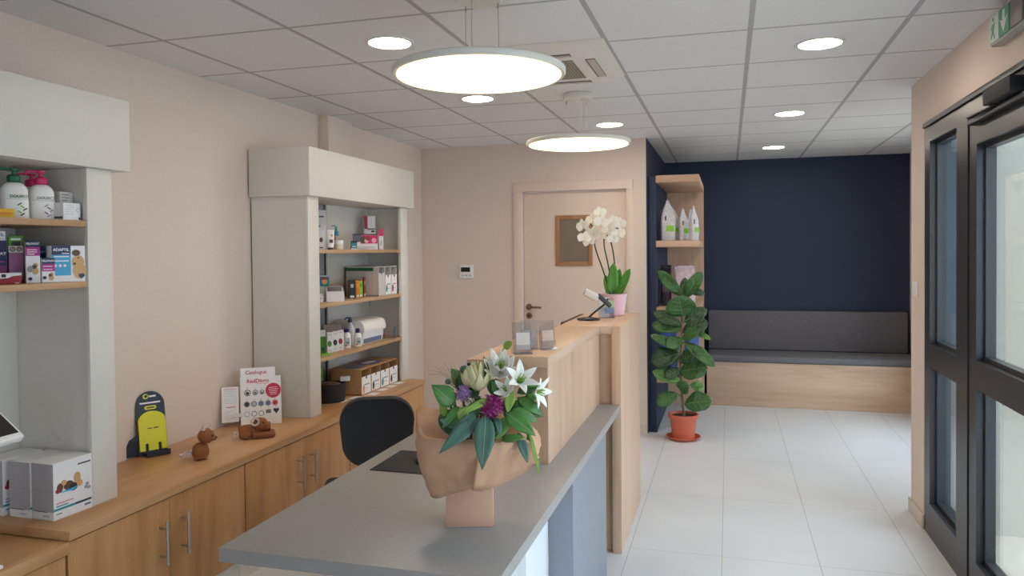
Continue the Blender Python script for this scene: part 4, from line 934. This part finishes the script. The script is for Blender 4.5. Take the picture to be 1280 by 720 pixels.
# big white cartons on the worktop
def bigbox(x, y, label, front=True):
    w, d, h = .158, .099, .198
    dec = [(0, .97, .16, .20, pTEAL), (.55, .97, .17, .20, pDK), (.06, .5, .27, .30, P('rose', '#d9a3ad')), (.06, .36, .225, .245, pTEAL), (.06, .2, .09, .11, pTEAL), (.78, .94, .085, .12, INKB), (.62, .95, .86, .885, INK)]
    dec += [('o', .38, .55, .020, pBRN, .8), ('o', .50, .50, .016, pDK, .9), ('o', .60, .64, .014, pTAN, 1.4), ('o', .66, .53, .012, pTAN), ('o', .16, .55, .012, pBRN, 1.3), ('o', .1, .5, .008, pRED), ('o', .26, .62, .010, pTAN), ('p', [(.06, .47), (.5, .44), (.62, .50), (.4, .48)], pBLUE), ('o', .82, .42, .006, pGREY), ('o', .9, .40, .006, pGREY), ('o', .86, .47, .006, pGREY)]
    o = pbox('carton', label, 'carton', (x, y, ZC), (w, d, h), radians(87), CARD, dec, 'large white cartons on the worktop',
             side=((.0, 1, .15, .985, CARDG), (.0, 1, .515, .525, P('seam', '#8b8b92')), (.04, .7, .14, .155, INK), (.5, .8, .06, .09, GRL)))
    return o
bigbox(-2.232, 2.131, 'large white carton with an animals picture, nearest the cabinet front')
bigbox(-2.334, 2.131, 'large white carton second from the cabinet front')
bigbox(-2.452, 2.127, 'large white carton closest to the wall')
# ------------------------------------------------------------------ products in the middle shelf unit
A3 = radians(33); z1_, z2_, z3_ = 1.5205, 1.2075, .8995
pbox('carton', 'tall white carton at the left of the top shelf', 'carton', (-2.42, 4.17, z1_), (.07, .06, .245), A3, CARD, [('o', .6, .35, .012, GRL), (.2, .8, .82, .85, INK), ('o', .4, .6, .008, pGREY)])
pbox('carton', 'narrow white carton with a brown picture by the left upright, top shelf', 'carton', (-2.315, 3.995, z1_), (.034, .03, .105), A3, CARD, [('o', .5, .55, .010, pBRN, 1.5), (.2, .8, .08, .14, INK)])
t = thing('tube', 'white standing cosmetic tube on the top shelf', 'tube', (-2.30, 4.075, z1_), A3)
b = MB(WHITE, pTAN, GRL); rows = []
for z, w, d in ((.012, .036, .030), (.03, .040, .030), (.07, .045, .020), (.118, .050, .003)): rows.append([(w/2*cos(2*pi*k/20), d/2*sin(2*pi*k/20), z) for k in range(20)])
b.sheet(rows, closed=True); b.obox(T(.004, -.0135, .05) @ RX(radians(-8)), (.02, .001, .02), pBRN); b.obox(T(.008, -.0095, .085) @ RX(radians(-10)), (.012, .001, .014), pTAN); b.build('body', t, world=False)
b = MB(INK); b.lathe([(.015, 0), (.016, .002), (.016, .012)], seg=20); b.build('cap', t, world=False)
t = thing('dropper_bottle', 'brown bottle with teal dropper cap on the top shelf', 'bottle', (-2.37, 4.275, z1_), A3)
b = MB(P('brown_glass', '#b79a86', .2)); b.lathe([(.0155, 0), (.017, .003), (.017, .07), (.011, .085), (.010, .09)], seg=24); b.build('body', t, world=False)
b = MB(pTEAL); b.lathe([(.0165, .088), (.0165, .112), (.009, .118), (.006, .142), (.003, .144)], seg=24); b.tube([(0, 0, .143), (-.01, 0, .150), (-.03, 0, .147)], .003, m=pTEAL); plabel(b.build('cap', t, world=False), 'teal dropper cap')
t = thing('jar', 'low cream coloured jar on the top shelf', 'jar', (-2.325, 4.215, z1_), A3)
b = MB(P('jar_cream', '#dcd6c6', .35)); b.lathe([(.029, 0), (.031, .003), (.031, .032), (.028, .034)], seg=32); b.build('body', t, world=False)
b = MB(WHITE); b.lathe([(.0325, .0345), (.0325, .055), (.030, .058), (.004, .058)], seg=32); b.build('lid', t, world=False)
pbox('carton', 'small teal cube carton on the top shelf', 'carton', (-2.30, 4.375, z1_), (.038, .038, .055), A3, pTEAL, [(0, 1, .8, 1, pDK), (.2, .8, .3, .4, pW), (0, 1, 0, .16, CARD)])
pbox('carton', 'wide white and pink carton with animal photo on the top shelf', 'carton', (-2.335, 4.60, z1_), (.165, .05, .105), radians(32), CARD, [('p', [(.0, .45), (.0, 1), (.35, 1), (.35, .5)], P('slate', '#5d6672')), ('p', [(.3, .38), (.36, .92), (1, .92), (1, .38)], pPINK), ('o', .42, .62, .022, pBRN, 1.1), ('o', .55, .55, .014, P('skin', '#e2b7a8')), ('o', .62, .72, .016, pRED), ('o', .85, .58, .016, P('rosepale', '#eab4c4')), (.05, .9, .14, .18, GRL), (.1, .6, .06, .09, GRL), (0, 1, .93, 1, pDK)])
pbox('carton', 'tallest carton, white with crimson edge, at the right of the top shelf', 'carton', (-2.43, 4.86, z1_), (.078, .05, .238), A3, CARD, [(0, .3, .62, 1, pRED), (.25, 1, .60, .63, pDK), (.62, .92, .52, .57, pDK), (.1, .5, .3, .34, GRL)])
pbox('carton', 'slim white carton with hot pink top, rightmost on the top shelf', 'carton', (-2.31, 4.79, z1_), (.03, .03, .142), A3, CARD, [(0, 1, .66, 1, pPINK), (.3, .7, .2, .45, GRL)])
# second shelf
pbox('carton', 'upright teal and cream carton at the left of the second shelf', 'carton', (-2.365, 4.115, z2_), (.055, .045, .155), A3, P('pale_aqua', '#c9dad9'), [(0, 1, .58, .96, pTEAL), ('o', .5, .76, .016, P('apricot', '#d9a070')), (.1, .9, .84, .92, pRED), (0, 1, 0, .2, CARD)])
pbox('carton', 'small white carton by the left upright on the second shelf', 'carton', (-2.315, 3.975, z2_), (.035, .028, .05), A3, CARD, [(.2, .8, .4, .6, GRL)])
t = thing('leaflet_tray', 'open white tray full of grey sachets on the second shelf', 'tray', (-2.268, 4.07, z2_), A3)
b = MB(CARD); w, d, h = .105, .085, .062
for x0, x1, y0, y1, hh in ((-w/2, w/2, 0, .002, h), (-w/2, w/2, d-.002, d, h*1.3), (-w/2, -w/2+.002, .002, d-.002, h), (w/2-.002, w/2, .002, d-.002, h), (-w/2, w/2, .002, d-.002, .002)): b.box(x0, x1, y0, y1, 0, hh)
b.build('tray', t, world=False)
for k in range(7):
    mm = (P('sachet_grey', '#6f6a68'), P('sachet_silver', '#a9a7aa'), P('sachet_rose', '#8a5a62'))[k % 3]
    o = MB(mm).obox(T(0, 0, .036) @ RX(radians(-4+k)) @ RY(.06*(k % 3-1)), (.078, .0035, .058), bev=.001).build('sachet', loc=Vector((-2.268, 4.07, z2_))+Matrix.Rotation(A3, 3, 'Z') @ Vector((.0, .012+.0095*k, .024+.004*(k % 3))), world=False)
    o.rotation_euler = (0, 0, A3); tag(o, 'foil sachet standing in the open white tray on the second shelf', 'sachet', 'sachets in the white tray')
for nm, lb, yy, w, h, m in (('folder', 'black box file on the second shelf', 4.37, .042, .115, pDK), ('booklet', 'orange booklet on the second shelf', 4.447, .026, .112, pORG), ('booklet', 'lime green booklet on the second shelf', 4.492, .022, .11, pLIME), ('booklet', 'thin crimson booklet on the second shelf', 4.545, .010, .13, pRED)):
    pbox(nm, lb, nm, (-2.315, yy, z2_), (w, .085, h), A3, m, [(.2, .8, .04, .16, pW), (.3, .7, .6, .8, pYEL if m is pORG else (pGRN if m is pLIME else GRL))])
def dispenser(name, label, y0, y1, xf, depth, z, h, n, m, filled, notch):
    t = thing(name, label, 'leaflet dispenser', (xf, (y0+y1)/2, z))
    W = (y1-y0)/n; e = .004
    b = MB(m)
    for k in range(n+1): b.box(xf-depth, xf, y0+k*W-(e if k == n else e/2 if k else 0), y0+k*W+(e if k == 0 else e/2 if k < n else 0), z, z+h-.004)
    b.box(xf-depth, xf-depth+.004, y0, y1, z, z+h-.004); b.box(xf-depth, xf, y0, y1, z+h-.004, z+h); b.box(xf-depth, xf, y0, y1, z, z+.004)
    b.build('casing', t)
    for k in range(n):
        a, c = y0+k*W+e, y0+(k+1)*W-e
        b = MB(m); F = EAST(xf-.0035, a, z)
        ww = c-a; pts = [(0, .004), (ww, .004), (ww, h*.78), (ww*.5+.012, h*.78), (ww*.5, h*.70), (ww*.5-.012, h*.78), (0, h*.78)] if filled[k] is None else [(0, .004), (ww, .004), (ww, h*.62), (0, h*.62)]
        b.prism(pts, F, .003); b.build('front', t)
        if filled[k] is not None:
            b = MB(PAPERW, *filled[k]); F2 = EAST(xf+.0002, a+.003, z+.004); w2, h2 = ww-.006, h*.68
            b.prism([(0, 0), (w2, 0), (w2, h2), (0, h2)], F2, .0012)
            b.prism([(w2/2-.011, h2-.001), (w2/2+.011, h2-.001), (w2/2+.008, h2-.014), (w2/2, h2-.02), (w2/2-.008, h2-.014)], F2, .0015, INK)
            b.obox(F2 @ T(w2*.55, h2*.52, .0013), (w2*.6, h2*.05, .0005), filled[k][0]); b.obox(F2 @ T(w2*.5, h2*.3, .0013), (w2*.5, h2*.03, .0005), GRL)
            b.prism([(.02*cos(q)*.7+w2*.2, .02*sin(q)*1.3+h2*.3) for q in [2*pi*i/14 for i in range(14)]], F2, .0016, filled[k][1])
            plabel(b.build('leaflet_front', t), 'white printed leaflet with a small dark heart notch')
        b = MB(pW); b.box(xf-depth+.01, xf-.012, a+.004, c-.004, z+.0045, z+h*.55); b.build('leaflet_stack', t)
    return t
d = dispenser('leaflet_dispenser', 'white leaflet dispenser with three slots on the second shelf', 4.645, 4.938, -2.262, .245, z2_, .197, 3, P('dispenser_grey', '#c9c4c0'), [None, (INKB, pTEAL), (pPINK, pRED)], 0)
b = MB(P('print_beige', '#c8bdb2'), pDGRN); b.box(-2.505, -2.30, 4.6435, 4.6448, z2_+.02, z2_+.165); b.box(-2.505, -2.30, 4.6432, 4.6447, z2_+.168, z2_+.19, pDGRN)
for k in range(5): b.box(-2.48+.034*k, -2.46+.034*k, 4.6428, 4.6434, z2_+.07, z2_+.15, GRL)
plabel(b.build('side_print', d), 'printed side with dark green band')
# third shelf
pbox('carton', 'green carton by the left upright on the third shelf', 'carton', (-2.335, 4.03, z3_), (.034, .04, .14), A3, pGRN, [(0, 1, .72, 1, CARD), (.25, .75, .1, .25, pDGRN)])
for k, (yy, m) in enumerate(((4.045, pGRN), (4.112, INK), (4.178, pRED))):
    o = pbox('leaflet_card', ('white upright card with green figure', 'white upright card with black figure', 'white upright card with red figure')[k]+' on the third shelf', 'card', (-2.295, yy, z3_), (.036, .012, .125), radians(40), CARD, [('o', .45, .45, .012, m, 1.5), (.2, .8, .86, .9, GRL), (.2, .7, .12, .16, GRL), (0, .06, 0, 1, INKB)], 'upright cards on the third shelf')
pbox('booklet', 'lime green leaflet lying at the left of the third shelf', 'leaflet', (-2.255, 3.935, z3_), (.06, .09, .004), A3, pLIME, ())
def spray(name, label, loc, h, r, capm, capz, cap_h, cap_r):
    t = thing(name, label, 'bottle', loc, A3)
    b = MB(WHITE, GRL, pRED, INKB); b.lathe([(r*.94, 0), (r, .003), (r, h*.82), (r*.72, h*.95), (r*.5, h)], seg=28, sc=(1, .75))
    b.obox(T(.004, -r*.75-.0005, h*.42), (r*1.1, .001, h*.5), GRL); b.obox(T(.004, -r*.75-.0012, h*.36), (r*.7, .001, h*.12), INKB); b.obox(T(-.006, -r*.75-.0012, h*.18), (r*.4, .001, h*.1), pRED); b.build('body', t, world=False)
    b = MB(pNAVY); b.lathe([(cap_r, h+.0005), (cap_r, h+cap_h*.8), (cap_r*.6, h+cap_h)], seg=22); plabel(b.build('cap', t, world=False), 'navy cap'); return t
spray('bottle', 'white bottle with navy cap, left of the pair on the third shelf', (-2.315, 4.29, z3_), .10, .025, pNAVY, 0, .022, .017)
spray('bottle', 'shorter white bottle with navy cap in front on the third shelf', (-2.285, 4.38, z3_), .088, .0245, pNAVY, 0, .028, .014)
t = thing('spray_bottle', 'clear wash bottle with navy nozzle behind the two capped bottles', 'bottle', (-2.365, 4.43, z3_), A3)
b = MB(P('clear_plastic', '#c3c6cc', .15)); b.lathe([(.026, 0), (.028, .004), (.028, .10), (.022, .125), (.012, .140), (.011, .148)], seg=26); b.build('body', t, world=False)
b = MB(pNAVY); b.lathe([(.013, .1485), (.014, .162), (.008, .176), (.006, .182)], seg=20); b.tube([(0, 0, .176), (-.02, -.005, .18), (-.034, -.008, .168)], .004, m=pNAVY); b.build('nozzle', t, world=False)
t = thing('wrap_dispenser', 'white rounded cutter box dispenser lying on the third shelf', 'dispenser', (-2.40, 4.66, z3_))
def prof_box(name, y0, y1, pts, m, parent):
    b = MB(m); b.prism([(x, z) for x, z in pts], frame((-2.285, y1, z3_), (-1, 0, 0), (0, 0, 1)), y1-y0)
    # frame z points to +y or -y: shift so the box spans y0..y1
    ys = [v.co.y for v in b.bm.verts]; s = y0-min(ys)
    for v in b.bm.verts: v.co.y += s
    return b.build(name, parent)
prof_box('base', 4.47, 4.775, [(.02, .0), (.21, .0), (.21, .075), (.01, .075), (.012, .04)], WHITEPAN, t)
prof_box('lid', 4.465, 4.79, [(.0, .0765), (.215, .0765), (.215, .140), (.19, .157), (.06, .157), (.02, .148), (.004, .13), (-.004, .10)], WHITE, t)
b = MB(INKB); b.box(-2.309, -2.2975, 4.49, 4.75, z3_+.006, z3_+.034); plabel(b.build('cutter_bar', t), 'blue grey cutter bar')
pbox('carton', 'grey carton lying behind the bottles on the third shelf', 'carton', (-2.44, 4.335, z3_), (.11, .06, .14), A3, P('warm_grey', '#a79c94'), [(.05, .3, .3, .8, pGREY)])
t = thing('acrylic_display', 'small clear acrylic stand at the right of the third shelf', 'stand', (-2.31, 4.87, z3_), radians(40))
b = MB(ACRYL); b.obox(T(0, 0, .04), (.10, .004, .078)); b.obox(T(0, -.02, .0017), (.10, .05, .003)); b.obox(T(-.035, -.03, .03), (.003, .05, .05)); b.build('stand', t, world=False)
b = MB(INKB); b.obox(T(.052, -.01, .042) @ RY(.08), (.006, .02, .08)); b.build('end_plate', t, world=False)
# on the worktop inside the unit
d = dispenser('leaflet_dispenser', 'brown cardboard leaflet dispenser with four slots on the worktop', 4.376, 4.930, -2.262, .215, ZC, .165, 4, KRAFT, [(INKB, P('peach', '#d98d6a')), (INKB, pDK), (INKB, pTEAL), (P('violet', '#7d6fb0'), pDK)], 1)
b = MB(P('top_blue', '#3f5f97'), PAPERW)
b.box(-2.44, -2.30, 4.60, 4.80, ZC+.1652, ZC+.1658); b.box(-2.40, -2.34, 4.63, 4.76, ZC+.1659, ZC+.1663, PAPERW); b.box(-2.44, -2.31, 4.42, 4.55, ZC+.1652, ZC+.1658, INKB); plabel(b.build('top_print', d), 'blue printed top')
t = thing('basket', 'black oval basket on the worktop beside the cardboard dispenser', 'basket', (-2.375, 4.16, ZC), radians(30))
b = MB(BLACKM); n = 40; rows = []
for z, s in ((.012, .3), (.004, .8), (0.001, .88), (.05, .94), (.10, .98), (.112, 1.0), (.116, .97), (.112, .93), (.05, .88), (.012, .82), (.014, .3)):
    rows.append([(.11*s*cos(2*pi*k/n), .085*s*sin(2*pi*k/n), z) for k in range(n)])
b.sheet(rows, closed=True); bmesh.ops.contextual_create(b.bm, geom=[v for v in b.bm.verts if abs(v.co.z-.012) < 1e-5 and v.co.length < .06]); b.build('basket', t, world=False)
o = MB(pBRN).ball((0, 0, .0), .06, sub=3, sc=(1.25, .95, .32)).build('cloth', loc=(-2.375, 4.16, ZC+.104), world=False); o.rotation_euler = (0, 0, radians(30)); tag(o, 'folded brown cloth inside the black basket', 'cloth')
t = pbox('price_card', 'white price card clipped on the rim of the black basket', 'card', (-2.30, 4.235, ZC+.1165), (.06, .002, .03), radians(30), CARD, ())
pbox('pouch', 'lime green pouch behind the black basket by the left upright', 'pouch', (-2.47, 4.21, ZC), (.05, .05, .20), A3, pLIME, [(.1, .9, .6, .8, pGRN)])
CARDS = [((-2.30, 4.19), 'white card lying in front of the black basket'), ((-2.268, 4.30), 'white card lying between the black basket and the cardboard dispenser'),
         ((-2.212, 4.447), 'white card lying before the first dispenser slot'), ((-2.22, 4.60), 'white card lying before the second dispenser slot'), ((-2.22, 4.73), 'white card lying before the third dispenser slot'), ((-2.225, 4.86), 'white card lying before the last dispenser slot')]
for k, ((x, y), lb) in enumerate(CARDS):
    o = MB(PAPERW).obox(T(0, 0, .0008), (.055, .085, .0012)).build('loose_card', loc=(x, y, ZC), world=False); o.rotation_euler = (0, 0, .12*(-1)**k-.1); tag(o, lb, 'card', 'white cards on the worktop')

# ------------------------------------------------------------------ food bags on the display shelf
BAGW = mat('bag_white_print', '#cfccd2', .45, var=.12, scale=60, bump=.3); BAGP = mat('bag_pink_print', '#cdb9c4', .45, var=.2, scale=30); BAGB = mat('bag_blue_print', '#4a6fc0', .45, var=.35, scale=14); BAGD = mat('bag_plum', '#3b2f3d', .45, var=.1)
def bag(label, loc, rz, w, d, h, m, m2, group, patch=True, tilt=.02):
    t = thing('food_bag', label, 'food bag', loc, rz, group)
    b = MB(m, m2, INK, GRL); n = 32; rows = []
    prof = ((0, .90, .85), (.006, 1, 1), (h*.25, 1.03, 1.1), (h*.5, 1.0, 1.0), (h*.60, 1.0, .82), (h*.64, .95, .72), (h*.80, .60, .38), (h*.93, .26, .13), (h, .16, .05)) if patch else ((0, .90, .85), (.006, 1, 1), (h*.3, 1.03, 1.1), (h*.6, 1.0, .9), (h*.78, .98, .55), (h*.9, 1.0, .18), (h*.93, 1.0, .06), (h, 1.0, .05))
    for i, (z, ws, ds) in enumerate(prof):
        sh = tilt*w*(z/h)**2-(.06*w*max(0, z/h-.6)/.4 if patch else 0)
        rows.append([(sh+w/2*ws*math.copysign(abs(cos(2*pi*k/n))**.5, cos(2*pi*k/n))+.006*noise.noise(Vector((k*.5, z*25, loc[1]*9)))*(i > 1),
                      d/2*ds*math.copysign(abs(sin(2*pi*k/n))**.5, sin(2*pi*k/n))+.006*noise.noise(Vector((k*.6+9, z*22, loc[0]*9)))*(i > 1), z) for k in range(n)])
    b.sheet(rows, closed=True)
    for zz in (0, 1):
        vv = [v for v in b.bm.verts if (v.co.z < 1e-6 if zz == 0 else v.co.z > h-1e-6)]
        bmesh.ops.contextual_create(b.bm, geom=vv)
    if patch:
        b.obox(T(w*.10, -d/2*1.05-.001, h*.30), (w*.55, .006, h*.15), m2); b.obox(T(w/2*1.0+.001, 0, h*.3), (.006, d*.7, h*.16), m2)
        b.obox(T(-w*.2, -d/2*.95-.001, h*.54), (w*.10, .006, h*.13), INK)
        for k in range(5): b.obox(T(-w*.1, -d/2*1.06-.0006, h*(.05+.035*k)), (w*.5, .004, h*.01), GRL)
    else:
        b.obox(T(0, -d/2*1.06-.001, h*.42), (w*.6, .004, h*.16), m2); b.obox(T(0, -d/2*1.06-.001, h*.2), (w*.4, .003, h*.08), INK)
    b.build('bag', t, world=False, sharp=30)
    return t
zb = 1.5755; gr = 'white food bags on the top of the display shelf'
bag('largest white and green food bag, leftmost on the display shelf', (-.478, 6.42, zb), radians(8), .115, .085, .335, BAGW, pLIME, gr)
bag('white food bag standing behind the largest one on the display shelf', (-.455, 6.60, zb), radians(20), .12, .08, .29, BAGW, pLIME, gr)
bag('white food bag in the middle of the row on the display shelf', (-.358, 6.47, zb), radians(30), .08, .06, .27, BAGW, pLIME, gr)
bag('white food bag with green patch, second from the right on the display shelf', (-.30, 6.58, zb), radians(35), .085, .06, .265, BAGW, pLIME, gr)
bag('rightmost white food bag with green patch on the display shelf', (-.268, 6.39, zb), radians(40), .07, .05, .285, BAGW, pLIME, gr)
zb = 1.0305
bag('pale pink food bag with dark print behind the fig leaves', (-.352, 6.50, zb), radians(10), .165, .09, .335, BAGP, P('plum', '#4d4052'), 'food bags behind the fig', False)
bag('dark plum food bag beside the pale pink one', (-.505, 6.52, zb), radians(0), .085, .09, .34, BAGD, P('plum2', '#6d5a68'), 'food bags behind the fig', False)
zb = .4495
bag('blue and white food bag at the left of the lower shelf', (-.487, 6.48, zb), radians(0), .14, .10, .37, BAGB, pW, 'food bags on the lower shelf', False)
bag('blue and white food bag at the right of the lower shelf', (-.295, 6.46, zb), radians(8), .12, .10, .36, BAGB, pW, 'food bags on the lower shelf', False)
o = MB(pDK).box(-.0, .16, 0, .1, 0, .03, bev=.004).build('tray', loc=(-.55, 6.30, zb), world=False); tag(o, 'flat dark tray at the front of the lower display shelf', 'tray')

# ------------------------------------------------------------------ light
W = bpy.data.worlds.new('overcast_sky'); S.world = W; W.use_nodes = True
bg = W.node_tree.nodes['Background']; nt = W.node_tree
tc = nt.nodes.new('ShaderNodeTexCoord'); sp = nt.nodes.new('ShaderNodeSeparateXYZ'); rp = nt.nodes.new('ShaderNodeValToRGB')
nt.links.new(tc.outputs['Generated'], sp.inputs[0]); nt.links.new(sp.outputs[2], rp.inputs[0])
rp.color_ramp.elements[0].position = 0; rp.color_ramp.elements[0].color = (.62, .70, .82, 1); rp.color_ramp.elements[1].position = .6; rp.color_ramp.elements[1].color = (.86, .93, 1, 1)
nt.links.new(rp.outputs[0], bg.inputs[0]); bg.inputs[1].default_value = 6.3
vs = S.view_settings; vs.view_transform = 'Standard'; vs.look = 'None'; vs.exposure = 0.03; vs.gamma = 1.0; vs.use_curve_mapping = False
S.cycles.use_denoising = True; S.cycles.max_bounces = 10; S.cycles.diffuse_bounces = 6; S.cycles.transparent_max_bounces = 16; S.cycles.sample_clamp_indirect = 6
